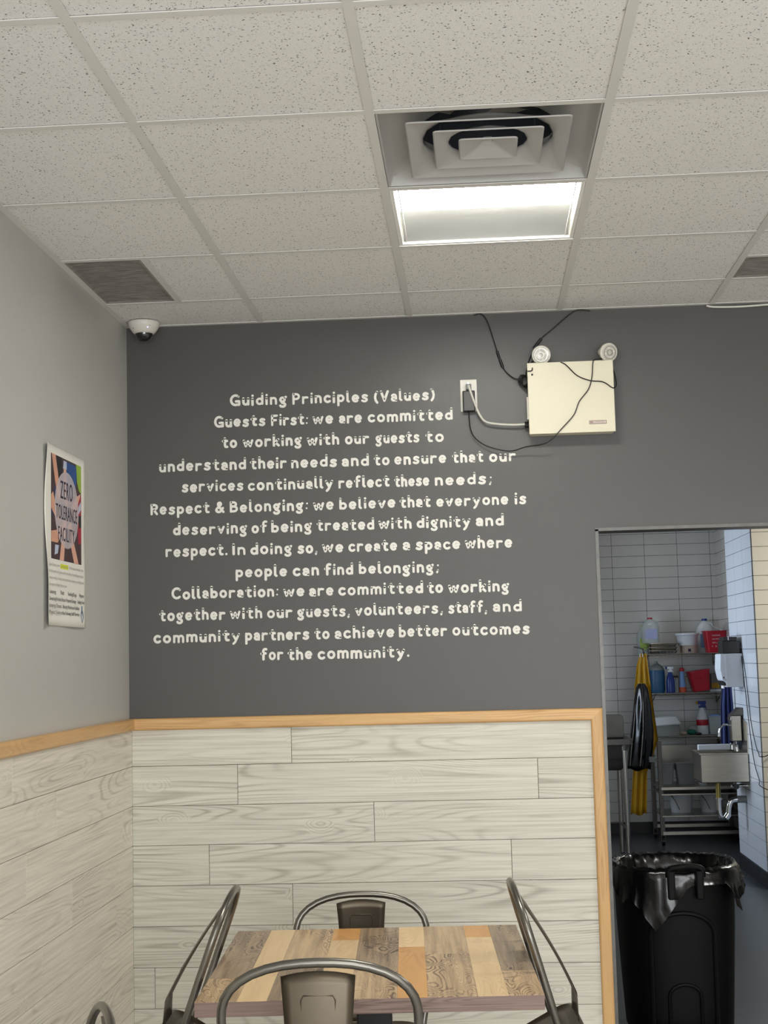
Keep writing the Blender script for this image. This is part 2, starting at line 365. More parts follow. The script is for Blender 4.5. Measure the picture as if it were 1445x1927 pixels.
struct('trim_6', g, 'oak_z', smooth=True)

# --- suspended ceiling
ceil = struct('ceiling', G().box(0, XR, YB, 0, H + .16, H + .2), 'plain_wall')
GX = [.5626 + .61 * k for k in range(9)]
GY = [-(.3894 + .61 * k) for k in range(8)]
YE = GY[-1]
struct('ceiling_panel', G().box(0, XR, YB, YE, H + .004, H + .02), 'ctile', ceil)
TW = .012
def tee(g_or, x0, x1, y0, y1):
    # flange plus stem
    lx = (x1 - x0) > (y1 - y0)
    gg = G().box(x0, x1, y0, y1, H - .0015, H + .001)
    if lx: c = (y0 + y1) / 2; gg.box(x0, x1, c - .001, c + .001, H + .001, H + .035)
    else: c = (x0 + x1) / 2; gg.box(c - .001, c + .001, y0, y1, H + .001, H + .035)
    struct(g_or, gg, 'tee', ceil)
for x in GX[:8]: tee('main_tee', x - TW, x + TW, YE, -.018)
XS = [0] + GX
for y in GY:
    for a, b in zip(XS[:-1], XS[1:]):
        b = min(b, XR)
        if a >= XR - .05: continue
        tee('cross_tee', (a + TW) if a else .02, b - TW, y - TW, y + TW)
# wall angle
struct('wall_angle', G().box(0, XR, -.022, 0, H - .002, H + .001).box(0, XR, -.003, 0, H, H + .03), 'tee', ceil)
struct('wall_angle', G().box(0, .022, YB, -.022, H - .002, H + .001).box(0, .003, YB, -.022, H, H + .03), 'tee', ceil)
tee('cross_tee', .302 - TW, .302 + TW, -.9994 + TW, -.3894 - TW)
tee('cross_tee', 2.3926 + TW, 3.0026 - TW, -.7 - TW, -.7 + TW)
# tiles
skip = {(2, 2), (2, 3)}      # (column, row): light and diffuser
YS = [0] + GY
tile_cache = {}
def ctile(x0, x1, y0, y1):
    w_, d_ = round(x1 - x0, 4), round(y1 - y0, 4)
    if (w_, d_) not in tile_cache:
        e = .004
        gg = G().box(-w_ / 2 + e, w_ / 2 - e, -d_ / 2 + e, d_ / 2 - e, 0, .015)
        tile_cache[(w_, d_)] = struct('ceiling_tile', gg, 'ctile', ceil); o = tile_cache[(w_, d_)]
    else:
        o = tile_cache[(w_, d_)].copy(); C.objects.link(o)
    o.location = ((x0 + x1) / 2 + random.uniform(-.001, .001), (y0 + y1) / 2, H + .0022 + random.uniform(0, .001))
for ci in range(len(XS) - 1):
    for ri in range(len(YS) - 1):
        x0, x1, y0, y1 = XS[ci], min(XS[ci + 1], XR), YS[ri + 1], YS[ri]
        if (ci, ri) in skip or x1 - x0 < .05: continue
        if (ci, ri) == (0, 1): ctile(.302, x1, y0, y1); continue
        if (ci, ri) == (4, 1): ctile(x0, x1, y0, -.7); continue
        ctile(x0, x1, y0, y1)

# ================================================================== THINGS ON THE CEILING
# --- return grilles
def grille(x0, x1, y0, y1, label):
    t = thing('return_grille', label, 'vent', ((x0 + x1) / 2, (y0 + y1) / 2, H), 0, 'dark return grilles in the ceiling')
    hx, hy = (x1 - x0) / 2, (y1 - y0) / 2
    obj('frame', G().box(-hx, hx, -hy, -hy + .012, .001, .02).box(-hx, hx, hy - .012, hy, .001, .02).box(-hx, -hx + .012, -hy + .012, hy - .012, .001, .02).box(hx - .012, hx, -hy + .012, hy - .012, .001, .02), 'grille', t)
    fins = G(); n = int(2 * hy / .0125)
    for k in range(1, n):
        y = -hy + 2 * hy * k / n
        fins.add([(-hx + .01, y - .002, .004), (hx - .01, y - .002, .004), (hx - .01, y + .005, .014), (-hx + .01, y + .005, .014),
                  (-hx + .01, y - .001, .003), (hx - .01, y - .001, .003), (hx - .01, y + .006, .013), (-hx + .01, y + .006, .013)],
                 [(0, 1, 2, 3), (7, 6, 5, 4), (0, 4, 5, 1), (2, 6, 7, 3)])
    f = obj('louver', fins, 'grille', t); f['kind'] = 'stuff'
    obj('filter', G().box(-hx + .002, hx - .002, -hy + .002, hy - .002, .02, .024), 'grille_back', t)
grille(.022, .290, -.987, -.402, 'dark louvred return grille by the left wall corner')
grille(2.405, 2.99, -.688, -.402, 'dark louvred return grille at the right edge of the ceiling')

# --- square cone diffuser
D = thing('ceiling_diffuser', 'white square ceiling air diffuser with three nested cones', 'vent', (1.4776, -1.9144, H))
def sq(hs, z, r, n=5):
    out = []
    for q, (sx, sy) in enumerate(((1, 1), (-1, 1), (-1, -1), (1, -1))):
        for k in range(n):
            a = PI / 2 * q + PI / 2 * k / (n - 1)
            out.append((sx * (hs - r) + r * math.cos(a), sy * (hs - r) + r * math.sin(a), z))
    return out
def circ(r, z, n=20): return [(r * math.cos(PI / 2 * q + PI / 2 * k / 4), r * math.sin(PI / 2 * q + PI / 2 * k / 4), z) for q in range(4) for k in range(5)]
hs = .305 - TW - .001
g = G().loft([sq(hs, .002, .003), sq(hs - .006, .002, .003), sq(hs - .014, .030, .01), sq(hs - .03, .042, .03), circ(.215, .050), circ(.195, .053), circ(.19, .056)], caps=False)
obj('pan', g, 'duct', D, smooth=True, fix=False)
obj('neck', G().loft([circ(.190, .056), circ(.185, .18)], caps=False).loft([circ(.184, .181), circ(.02, .182)]), 'dark_duct', D, smooth=True)
g = G()
for k in range(6):
    a = k * PI / 6; m_ = Matrix.Rotation(a, 4, 'Z')
    gg = G().add([(-.15, -.03, .125), (.15, -.03, .125), (.15, .03, .145), (-.15, .03, .145), (-.15, -.03, .127), (.15, -.03, .127), (.15, .03, .147), (-.15, .03, .147)], [(0, 1, 2, 3), (7, 6, 5, 4), (0, 4, 5, 1), (1, 5, 6, 2), (2, 6, 7, 3), (3, 7, 4, 0)]).xf(m_)
    if k in (1, 4): obj('damper_blade', gg, 'galv', D)
def cone(name, lo, hi, z0, z1, closed=False):
    g = G(); n = 6; rings = [sq(lo, z0 + .0, .012), sq(lo - .004, z0 - .002, .011)]
    for k in range(n + 1):
        t = k / n; z = z0 + (z1 - z0) * t ** 1.2; a_ = sq(lo - .008 - (lo - hi) * t * .9, z, .012 + .05 * t * (0 if closed else 1)); c_ = circ(hi, z)
        m2 = 0 if closed else t ** 1.5
        rings.append([tuple(p[i] * (1 - m2) + q[i] * m2 for i in range(3)) for p, q in zip(a_, c_)])
    if closed: rings.append(sq(.012, z1 + .003, .004))
    g.loft(rings, caps=False)
    if closed: g.loft([sq(.012, z1 + .003, .004), sq(.012, z1 + .006, .004)])
    o = obj(name, g, 'duct', D, smooth=True, fix=False)
    s = o.modifiers.new('solid', 'SOLIDIFY'); s.thickness = .0015; s.offset = 0
cone('outer_cone', .219, .178, .001, .034)
cone('middle_cone', .148, .108, .001, .024)
cone('centre_cone', .080, .020, .001, .022, True)
for s in (-1, 1): obj('hanger', G().box(s * .13 - .002, s * .13 + .002, -.002, .002, .015, .09), 'galv', D)

# --- recessed light
T = thing('recessed_light', 'bright square recessed ceiling light with half of its well glowing', 'ceiling light', (1.4776, -1.3044, H))
g = G()
for a in ((-hs, hs, -hs, -hs + .012), (-hs, hs, hs - .012, hs), (-hs, -hs + .012, -hs + .012, hs - .012), (hs - .012, hs, -hs + .012, hs - .012)):
    g.box(a[0], a[1], a[2], a[3], .0015, .006)
obj('frame', g, 'troffer_w', T)
b_ = hs - .012
obj('housing', G().add([(-b_, -b_, .006), (b_, -b_, .006), (b_, b_, .006), (-b_, b_, .006), (-b_, -b_, .1), (b_, -b_, .1), (b_, b_, .1), (-b_, b_, .1)],
                       [(0, 1, 5, 4), (1, 2, 6, 5), (2, 3, 7, 6), (3, 0, 4, 7), (4, 5, 6, 7)]), 'troffer_w', T)
# curved reflector over the far half
rg = []
for k in range(9):
    t = k / 8; rg.append([(-b_ + .004, .012 + (b_ - .014) * t, .07 - .06 * (t ** 1.7)), (b_ - .004, .012 + (b_ - .014) * t, .07 - .06 * (t ** 1.7))])
obj('reflector', G().loft(rg, closed_ring=False, caps=False), mat('reflector_enamel', (160, 161, 160), .6), T, smooth=True, fix=False)
# glowing lens over the near half, slightly bowed
rg = []
for k in range(9):
    t = k / 8; y = -b_ + .035 + (b_ - .025) * t
    rg.append([(-b_ + .002, y, .03 + .0 * t - .016 * math.sin(t * PI)), (b_ - .002, y, .03 - .016 * math.sin(t * PI))])
obj('lens', G().loft(rg, closed_ring=False, caps=False), 'lens', T, smooth=True, fix=False)
obj('lens_rail', G().box(-b_, b_, -b_, -b_ + .032, .012, .02), 'troffer_w', T)
for s in (-1, 1): obj('side_rail', G().box(s * (b_ - .014) - .002, s * (b_ - .014) + .002, -b_, b_, .008, .014), 'troffer_w', T)

# --- dome camera
K = thing('dome_camera', 'small white dome security camera under the ceiling corner', 'camera', (.093, -.085, H - .002))
obj('body', G().lathe([(.0, 0), (.063, 0), (.064, -.008), (.060, -.020), (.048, -.038), (.040, -.046), (.036, -.047)], n=32), 'white_plastic', K, smooth=True)
obj('dome', G().lathe([(.036, -.044), (.035, -.056), (.028, -.068), (.015, -.076), (.001, -.078)], n=28), 'smoke', K, smooth=True)
obj('status_light', G().lathe([(.0005, -.001), (.0025, 0), (.0005, .0025)], (.026, -.047, -.030), 10), 'led', K)
for x, z in ((.034, -.022), (-.034, -.03)):
    obj('screw', G().lathe([(.0005, -.002), (.003, 0), (.0005, .002)], (x, -.045 if x > 0 else -.04, z), 8), 'black_plastic', K)

# ================================================================== LETTERING
def Arc(cx, cy, rx, ry, a0, a1, n=None):
    n = n or max(4, int(abs(a1 - a0) / 22)); return [(cx + rx * math.cos(math.radians(a0 + (a1 - a0) * k / n)), cy + ry * math.sin(math.radians(a0 + (a1 - a0) * k / n))) for k in range(n + 1)]
GL = {
 'a': [Arc(.24, .24, .15, .13, 0, 360), [(.40, .1), (.40, .4)] + Arc(.24, .42, .16, .18, 5, 150)],
 'b': [[(.1, .95), (.1, .12)], Arc(.28, .33, .19, .22, 0, 360)],
 'c': [Arc(.3, .35, .21, .25, 50, 315)],
 'd': [[(.47, .95), (.47, .12)], Arc(.28, .33, .19, .22, 0, 360)],
 'e': [[(.1, .34)] + [(.46, .38)] + Arc(.28, .36, .19, .25, 10, 312)],
 'f': [Arc(.36, .76, .16, .17, 62, 180) + [(.2, .1)], [(.05, .56), (.38, .58)]],
 'g': [Arc(.24, .42, .15, .16, 0, 360), [(.36, .53), (.47, .63)], smooth_pts([(.18, .26, 0), (.2, .17, 0), (.36, .1, 0), (.42, -.02, 0), (.32, -.15, 0), (.14, -.14, 0), (.08, -.07, 0)], 3)],
 'h': [[(.1, .95), (.1, .1)], [(.1, .38)] + Arc(.27, .42, .17, .18, 180, 0) + [(.45, .1)]],
 'i': [[(.1, .6), (.1, .1)], [(.11, .87), (.112, .87)]],
 'k': [[(.1, .95), (.1, .1)], [(.42, .6), (.12, .3)], [(.2, .37), (.45, .1)]],
 'l': [[(.1, .95), (.1, .18), (.19, .1)]],
 'm': [[(.1, .6), (.1, .1)], [(.1, .4)] + Arc(.26, .44, .15, .16, 180, 0) + [(.41, .1)], [(.41, .4)] + Arc(.57, .44, .15, .16, 180, 0) + [(.72, .1)]],
 'n': [[(.1, .6), (.1, .1)], [(.1, .38)] + Arc(.27, .42, .17, .18, 180, 0) + [(.45, .1)]],
 'o': [Arc(.3, .35, .2, .25, 0, 360)],
 'p': [[(.1, .6), (.1, -.2)], Arc(.28, .36, .19, .23, 0, 360)],
 'r': [[(.1, .6), (.1, .1)], [(.1, .36)] + Arc(.3, .38, .2, .21, 165, 75) + [(.42, .57)]],
 's': [smooth_pts([(.41, .54, 0), (.28, .6, 0), (.14, .55, 0), (.14, .42, 0), (.3, .34, 0), (.4, .24, 0), (.34, .12, 0), (.2, .09, 0), (.07, .15, 0)], 3)],
 't': [[(.2, .82), (.2, .24), (.25, .12), (.38, .11)], [(.05, .59), (.37, .6)]],
 'u': [[(.1, .6)] + Arc(.26, .28, .16, .18, 180, 340), [(.44, .6), (.44, .1)]],
 'v': [[(.08, .6), (.26, .12), (.46, .6)]],
 'w': [[(.08, .6), (.22, .12), (.39, .54), (.55, .12), (.7, .6)]],
 'y': [[(.08, .6), (.28, .16)], [(.5, .6), (.24, -.04), (.12, -.18)]],
 'G': [Arc(.42, .5, .31, .4, 48, 290) + [(.68, .12), (.68, .4), (.46, .4)]],
 'P': [[(.1, .9), (.1, .1)], [(.1, .88)] + Arc(.3, .68, .2, .2, 90, -90) + [(.1, .47)]],
 'V': [[(.08, .9), (.32, .12), (.58, .9)]],
 'F': [[(.1, .9), (.1, .1)], [(.1, .88), (.5, .9)], [(.1, .5), (.42, .51)]],
 'R': [[(.1, .9), (.1, .1)], [(.1, .88)] + Arc(.3, .69, .2, .19, 90, -90) + [(.1, .48)], [(.26, .48), (.5, .1)]],
 'B': [[(.1, .9), (.1, .1)], [(.1, .88)] + Arc(.3, .71, .17, .17, 90, -90) + [(.1, .53)], [(.1, .53)] + Arc(.33, .32, .2, .2, 90, -90) + [(.1, .12)]],
 'C': [Arc(.42, .5, .31, .4, 45, 312)], 'I': [[(.1, .9), (.1, .1)]],
 '&': [smooth_pts([(.6, .1, 0), (.4, .36, 0), (.22, .68, 0), (.24, .84, 0), (.36, .88, 0), (.42, .74, 0), (.3, .56, 0), (.12, .38, 0), (.08, .22, 0), (.2, .1, 0), (.38, .14, 0), (.56, .42, 0)], 3)],
 '(': [Arc(.5, .42, .4, .56, 128, 232)], ')': [Arc(-.16, .42, .4, .56, 52, -52)],
 ':': [[(.12, .56), (.122, .56)], [(.08, .16), (.082, .16)]], ';': [[(.13, .56), (.132, .56)], [(.12, .16), (.06, -.02)]],
 ',': [[(.1, .12), (.05, -.06)]], '.': [[(.09, .12), (.092, .12)]],
}
LINES = [
 ((.426, 1.267, 2.655, 2.648), (317, 1072), [('Guiding', 317, 530), ('Principles', 548, 828), ('(Values)', 848, 1072)]),
 ((.36, 1.337, 2.569, 2.565), (259, 1137), [('Guests', 259, 450), ('First:', 470, 608), ('we', 622, 700), ('are', 720, 805), ('committed', 825, 1137)]),
 ((.391, 1.299, 2.483, 2.478), (288, 1105), [('to', 288, 345), ('working', 365, 585), ('with', 602, 722), ('our', 742, 832), ('guests', 854, 1015), ('to', 1035, 1105)]),
 ((.13, 1.586, 2.393, 2.388), (57, 1370), [('understand', 57, 382), ('their', 395, 532), ('needs', 547, 717), ('and', 733, 835), ('to', 851, 910), ('ensure', 926, 1117), ('that', 1137, 1252), ('our', 1271, 1370)]),
 ((.223, 1.488, 2.306, 2.298), (140, 1283), [('services', 140, 370), ('continually', 385, 702), ('reflect', 720, 908), ('these', 925, 1053), ('needs;', 1072, 1283)]),
 ((.093, 1.621, 2.218, 2.213), (25, 1408), [('Respect', 25, 247), ('&', 266, 302), ('Belonging:', 320, 612), ('we', 628, 706), ('believe', 724, 932), ('that', 946, 1060), ('everyone', 1080, 1343), ('is', 1365, 1408)]),
 ((.185, 1.529, 2.131, 2.129), (108, 1326), [('deserving', 108, 385), ('of', 400, 460), ('being', 472, 625), ('treated', 640, 853), ('with', 867, 990), ('dignity', 1007, 1205), ('and', 1222, 1326)]),
 ((.153, 1.559, 2.044, 2.04), (80, 1356), [('respect.', 80, 312), ('In', 328, 380), ('doing', 395, 552), ('so,', 570, 645), ('we', 660, 740), ('create', 757, 937), ('a', 955, 985), ('space', 1003, 1167), ('where', 1183, 1356)]),
 ((.438, 1.264, 1.952, 1.95), (337, 1088), [('people', 337, 530), ('can', 549, 648), ('find', 665, 773), ('belonging;', 792, 1088)]),
 ((.176, 1.541, 1.871, 1.865), (103, 1345), [('Collaboration:', 103, 502), ('we', 517, 597), ('are', 613, 704), ('committed', 720, 1032), ('to', 1046, 1104), ('working', 1122, 1345)]),
 ((.125, 1.589, 1.785, 1.784), (58, 1392), [('together', 58, 305), ('with', 320, 442), ('our', 458, 553), ('guests,', 570, 765), ('volunteers,', 782, 1105), ('staff,', 1124, 1265), ('and', 1284, 1392)]),
 ((.1, 1.616, 1.696, 1.694), (36, 1420), [('community', 36, 360), ('partners', 377, 615), ('to', 633, 690), ('achieve', 707, 928), ('better', 943, 1120), ('outcomes', 1138, 1420)]),
 ((.535, 1.135, 1.617, 1.612), (430, 978), [('for', 430, 515), ('the', 530, 622), ('community.', 640, 978)]),
]
CAP = .0475
def disc(g, x, z, y, r, n=12): g.add([(x + r * math.cos(2 * PI * k / n), y, z + r * math.sin(2 * PI * k / n)) for k in range(n)], [tuple(range(n))])
LT = thing('wall_lettering', 'thirteen lines of white hand-painted guiding principles lettering on charcoal wall', 'lettering', (0, 0, 0))
lr = random.Random(5)
for (x0, x1, z0, z1), (u0, u1), words in LINES:
    cnt = 0
    for wd, a, b in words:
        g = G()
        xa = x0 + (a - u0) / (u1 - u0) * (x1 - x0); xb = x0 + (b - u0) / (u1 - u0) * (x1 - x0)
        lay = []; cur = 0
        for ch in wd:
            st = GL[ch]; mn = min(p[0] for s in st for p in s); mxx = max(p[0] for s in st for p in s)
            lay.append((cur - mn + .1, st, ch)); cur += (mxx - mn) + .2 + .1
        cur -= .1
        sx = (xb - xa) / cur
        rr = CAP * .101
        for off, st, ch in lay:
            dz = lr.uniform(-.0012, .0012); hscale = CAP * lr.uniform(1.0, 1.06); rs = rr * lr.uniform(.94, 1.1)
            for s in st:
                P = [(xa + (off + p[0]) * sx, z0 + (z1 - z0) * ((xa - x0) / (x1 - x0)) + dz + p[1] * hscale) for p in s]
                yy = -.0006 - (cnt % 7) * .00004; cnt += 1
                small = rs * (.78 if ch in ':;,' else 1)
                for i, p in enumerate(P):
                    disc(g, p[0], p[1], yy - i * 1e-6, small)
                    if i:
                        q = P[i - 1]; dx, dz_ = p[0] - q[0], p[1] - q[1]; L_ = math.hypot(dx, dz_)
                        if L_ < 1e-6: continue
                        nx, nz = -dz_ / L_ * small, dx / L_ * small
                        g.add([(q[0] + nx, yy, q[1] + nz), (p[0] + nx, yy, p[1] + nz), (p[0] - nx, yy, p[1] - nz), (q[0] - nx, yy, q[1] - nz)], [(0, 1, 2, 3)])
        obj('word', g, 'letter', LT, fix=False)

# ================================================================== THINGS ON THE BACK WALL
# --- emergency light
E_ = thing('emergency_light', 'ivory twin-head emergency light box on the charcoal wall', 'emergency light', (1.81, 0, 2.486))
g = G().box(-.168, .166, -.088, -.002, 0, .279)
obj('cabinet', g, 'ivory', E_, bevel=.004)
obj('cover_lip', G().box(-.171, .169, -.094, -.086, -.004, .283), 'ivory', E_, bevel=.002)
obj('side_bracket', G().box(-.176, -.170, -.07, -.02, .06, .15), 'white_plastic', E_)
obj('test_button', G().lathe([(.0005, -.004), (.004, -.003), (.004, 0)], (0, 0, 0), 10).xf(Matrix.Translation((-.152, -.094, .235)) @ Matrix.Rotation(-PI / 2, 4, 'X')), 'black_plastic', E_)
gl = obj('cable_gland', G().tube([(-.186, -.03, .045), (-.17, -.03, .045)], .012, 10), 'black_plastic', E_)
pl = obj('maker_plate', G().box(.066, .134, -.0953, -.094, .028, .042), mat('plate_red', (110, 60, 58), .4), E_)
obj('plate_face', G().box(.068, .132, -.0957, -.0952, .030, .040), mat('plate_silver', (196, 188, 178), .35, .3), pl)
g = G(); tv, tf = text_geo('LUMACELL'); g.add([(.084 + u * .044, -.0960, .0325 + v * .0055) for u, v in tv], tf)
for k in range(4): g.box(.070 + k * .003, .072 + k * .003, -.0961, -.0958, .032, .0385)
obj('plate_lettering', g, mat('plate_ink', (120, 40, 40), .4), pl, fix=False)
def lamp_head(cx, face):
    base = Vector((cx, -.05, .28)); c = Vector((cx, -.055, .322)); d = Vector(face).normalized()
    nk = obj('lamp_neck', G().tube([base, base + Vector((0, 0, .022))], .012, 12), 'white_plastic', E_, smooth=True)
    rot = d.to_track_quat('Z', 'Y').to_matrix().to_4x4(); mt = Matrix.Translation(c) @ rot
    hd = obj('lamp_head', G().lathe([(.001, -.05), (.012, -.05), (.016, -.046), (.018, -.02), (.030, -.008), (.037, .004), (.038, .018), (.035, .022), (.032, .022)], n=28).xf(mt), 'white_plastic', E_, smooth=True)
    obj('lens', G().lathe([(.033, .021), (.031, .024), (.020, .026), (.012, .024), (.001, .024)], n=24).xf(mt), 'lampface', hd, smooth=True)
    g = G(); g.lathe([(.024, .0262), (.027, .0262), (.027, .0275), (.024, .0275)], n=24).lathe([(.010, .025), (.013, .025), (.013, .028), (.010, .028)], n=18)
    obj('lens_ring', g.xf(mt), 'reflector', hd, smooth=True)
    g = G()
    for k in range(4): g.add([v for v in G().box(.014, .022, -.004, .004, .025, .027).xf(Matrix.Rotation(k * PI / 2 + .3, 4, 'Z')).v], [(0, 3, 2, 1), (4, 5, 6, 7), (0, 1, 5, 4), (1, 2, 6, 5), (2, 3, 7, 6), (3, 0, 4, 7)])
    obj('lens_tab', g.xf(mt), 'white_plastic', hd)
lamp_head(-.110, (-.12, -1, -.22)); lamp_head(.150, (.42, -1, -.25))
# --- outlet with adapter
O = thing('wall_outlet', 'white duplex wall outlet plate left of the emergency light', 'outlet', (1.4035, 0, 2.663))
obj('cover_plate', G().box(-.034, .034, -.005, 0, -.066, .066), 'white_plastic', O, bevel=.003)
for z in (.022, -.022):
    rc = obj('receptacle', G().prism([(.016 * math.cos(a), z + max(-.013, min(.013, .018 * math.sin(a)))) for a in [2 * PI * k / 20 for k in range(20)]], -.0075, -.005, 'xz'), 'white_plastic', O)
    g = G().box(-.008, -.006, -.0078, -.0075, z - .003, z + .006).box(.006, .008, -.0078, -.0075, z - .003, z + .006)
    obj('slot', g, 'black_plastic', rc)
obj('screw', G().tube([(0, -.0065, .05), (0, -.005, .05)], .003, 8), 'chrome', O)
tag(obj('power_adapter', G().box(1.379, 1.428, -.036, -.008, 2.593, 2.678), 'black_plastic', bevel=.004), 'small black power adapter plugged in below a white plug', 'adapter')
cw = thing('power_cable', 'thick white power cord from the outlet to the ivory light box', 'cable')
obj('plug', G().box(1.393, 1.415, -.034, -.006, 2.683, 2.706), 'grey_b', cw, bevel=.003)
pts = smooth_pts([(1.404, -.034, 2.70), (1.412, -.036, 2.67), (1.428, -.037, 2.62), (1.446, -.035, 2.575), (1.47, -.032, 2.548), (1.52, -.032, 2.537), (1.58, -.032, 2.532), (1.628, -.031, 2.533)])
obj('sheath', G().tube(pts, (.0055, .0045), 10), 'white_cable', cw, smooth=True)
def cable(label, pts, r=.0022, m='black_cable', extra=None):
    t = thing('cable', label, 'cable')
    P = smooth_pts(pts)
    obj('sheath', G().tube(P, r, 8), m, t, smooth=True)
    for (p, q, rad) in extra or []: obj('connector', G().tube([p, Vector(p).lerp(Vector(q), .15), Vector(p).lerp(Vector(q), .85), q], rad, 10), m, t, smooth=True)
    return t
cable('thin black cable hanging from the ceiling edge left of the light box', [(1.434, -.008, 2.993), (1.464, -.012, 2.996), (1.489, -.012, 2.962), (1.514, -.01, 2.877), (1.543, -.01, 2.777), (1.584, -.012, 2.728), (1.620, -.02, 2.722), (1.634, -.03, 2.73)],
      extra=[((1.524, -.01, 2.84), (1.532, -.01, 2.81), .0055), ((1.534, -.01, 2.806), (1.545, -.01, 2.772), .006)])
cable('thin black cable sloping from the ceiling down behind the left lamp head', [(1.905, -.008, 2.991), (1.862, -.012, 2.996), (1.83, -.012, 2.985), (1.755, -.012, 2.925), (1.69, -.012, 2.87), (1.651, -.012, 2.795), (1.634, -.02, 2.726)],
      extra=[((1.672, -.012, 2.845), (1.704, -.012, 2.884), .006)])
cable('thin black cable looping across the top right of the light box', [(1.64, -.1, 2.735), (1.655, -.098, 2.736), (1.66, -.097, 2.745), (1.665, -.05, 2.785), (1.731, -.06, 2.775), (1.783, -.098, 2.762), (1.834, -.1, 2.711), (1.885, -.1, 2.688), (1.937, -.1, 2.68), (1.974, -.1, 2.655), (1.990, -.08, 2.672), (1.988, -.05, 2.718), (1.985, -.03, 2.74)])
cable('long thin black cable from the adapter across the light box front', [(1.965, -.06, 2.782), (1.93, -.08, 2.778), (1.905, -.1, 2.77), (1.899, -.1, 2.755), (1.893, -.1, 2.70), (1.877, -.1, 2.652), (1.84, -.1, 2.606), (1.817, -.1, 2.554), (1.773, -.1, 2.506), (1.708, -.09, 2.447), (1.624, -.06, 2.437), (1.561, -.04, 2.425), (1.477, -.03, 2.447), (1.426, -.025, 2.483), (1.406, -.022, 2.526), (1.402, -.022, 2.594)])
# coiled tie of black cable at the box's upper left corner
g = G()
for k in range(4):
    c = Vector((1.625 + k * .003, -.03 - k * .006, 2.712 - k * .004)); pts = []
    for i in range(13):
        a = 2 * PI * i / 12; pts.append(c + Vector((.020 * math.cos(a) * (1 - .1 * k), .008 * math.sin(a * 2), .022 * math.sin(a))))
    g.tube(pts, .0024, 6)
tag(obj('cable_coil', g, 'black_cable', smooth=True), 'small bundled coil of black cable at the light box corner', 'cable')
cable('sagging white cable along the right end of the ceiling edge', [(2.37, -.014, 2.992), (2.40, -.016, 2.985), (2.5, -.016, 2.982), (2.62, -.016, 2.986), (2.8, -.016, 2.992)], r=.004, m='white_cable')

# ================================================================== POSTER ON THE LEFT WALL
P_ = thing('poster', 'tall paper zero tolerance poster taped to the left wall', 'poster', (0, 0, 0))
PY0, PY1, PZ0, PZ1 = -1.157, -.667, 1.749, 2.353
def px_(y, z):
    e = max(0, (-1.09 - y) / .067); b2 = max(0, (1.83 - z) / .08); r = max(0, (y + .70) / .033)
    return .003 + .016 * e ** 1.5 * (.55 + .45 * math.sin(z * 11)) + .006 * b2 ** 2 * (.5 + .5 * math.sin(y * 14)) + .004 * r ** 2 * abs(math.sin(z * 9))
def pgrid(y0, y1, z0, z1, ny, nz, off=0, th=0):
    g = G(); vs = []; fs = []
    for j in range(nz + 1):
        for i in range(ny + 1):
            y = y0 + (y1 - y0) * i / ny; z = z0 + (z1 - z0) * j / nz; vs.append((px_(y, z) + off, y, z))
    for j in range(nz):
        for i in range(ny): a = j * (ny + 1) + i; fs.append((a, a + 1, a + ny + 2, a + ny + 1))
    return g.add(vs, fs)
pp = obj('sheet', pgrid(PY0, PY1, PZ0, PZ1, 24, 24), 'paper', P_, smooth=True, fix=False)
s_ = pp.modifiers.new('solid', 'SOLIDIFY'); s_.thickness = .0004; s_.offset = 0
IY0, IY1, IZ0, IZ1 = -1.078, -.712, 1.972, 2.326
def UV(u, v): return (IY0 + (IY1 - IY0) * u, IZ0 + (IZ1 - IZ0) * v)
pic = obj('photo_print', pgrid(IY0, IY1, IZ0, IZ1, 4, 4, .0006), flat('dusk', (70, 50, 54)), P_, fix=False)
def patch(name, polys, c, off):
    g = G()
    for pl_ in polys:
        pts = [UV(min(1, max(0, u)), min(1, max(0, v))) for u, v in pl_]
        g.add([(px_(y, z) + off, y, z) for y, z in pts], [tuple(range(len(pts)))])
    return obj(name, g, flat(name, c) if isinstance(c, tuple) else c, pic, fix=False)
patch('printed_shirt', [[(.36, .78), (.44, .98), (.86, .98), (.84, .8), (.7, .66), (.5, .6)]], (38, 78, 140), .0008)
patch('printed_shirt', [[(.0, .55), (.12, .72), (.2, .6), (.1, .42), (0, .4)]], (40, 46, 84), .0008)
patch('printed_shirt', [[(.86, .82), (.82, 1), (1, 1), (1, .72), (.92, .74)]], (150, 186, 60), .0009)
patch('printed_shirt', [[(.84, .52), (.9, .68), (1, .7), (1, .22), (.9, .2), (.86, .4)]], (168, 30, 52), .0008)
patch('printed_shirt', [[(.16, .78), (.18, 1), (.34, 1), (.36, .84), (.3, .7)], [(.88, .48), (1, .5), (1, .38), (.92, .36)]], (28, 26, 32), .0009)
patch('printed_arm', [[(.02, 1), (.14, 1), (.24, .78), (.3, .6), (.22, .56), (.12, .76)],
                      [(0, .6), (.06, .64), (.16, .5), (.3, .44), (.26, .36), (.1, .42), (0, .48)],
                      [(0, .16), (.0, .26), (.16, .28), (.34, .36), (.4, .3), (.2, .16)]], (214, 160, 134), .0010)
patch('printed_arm', [[(.26, 0), (.4, .0), (.46, .28), (.5, .42), (.38, .4), (.34, .24)], [(.74, 0), (.9, .0), (.74, .2), (.64, .4), (.54, .36), (.62, .18)],
                      [(.94, .66), (.98, .72), (.8, .66), (.62, .52), (.66, .44), (.82, .54)], [(.4, .9), (.48, .9), (.5, .7), (.54, .56), (.46, .54), (.42, .7)]], (224, 172, 150), .0011)
patch('printed_sleeve', [[(.1, .04), (.2, .06), (.24, .14), (.12, .14)], [(.9, .5), (.99, .56), (.98, .64), (.9, .58)], [(.38, .9), (.5, .9), (.5, .98), (.4, .98)]], (190, 200, 222), .0012)
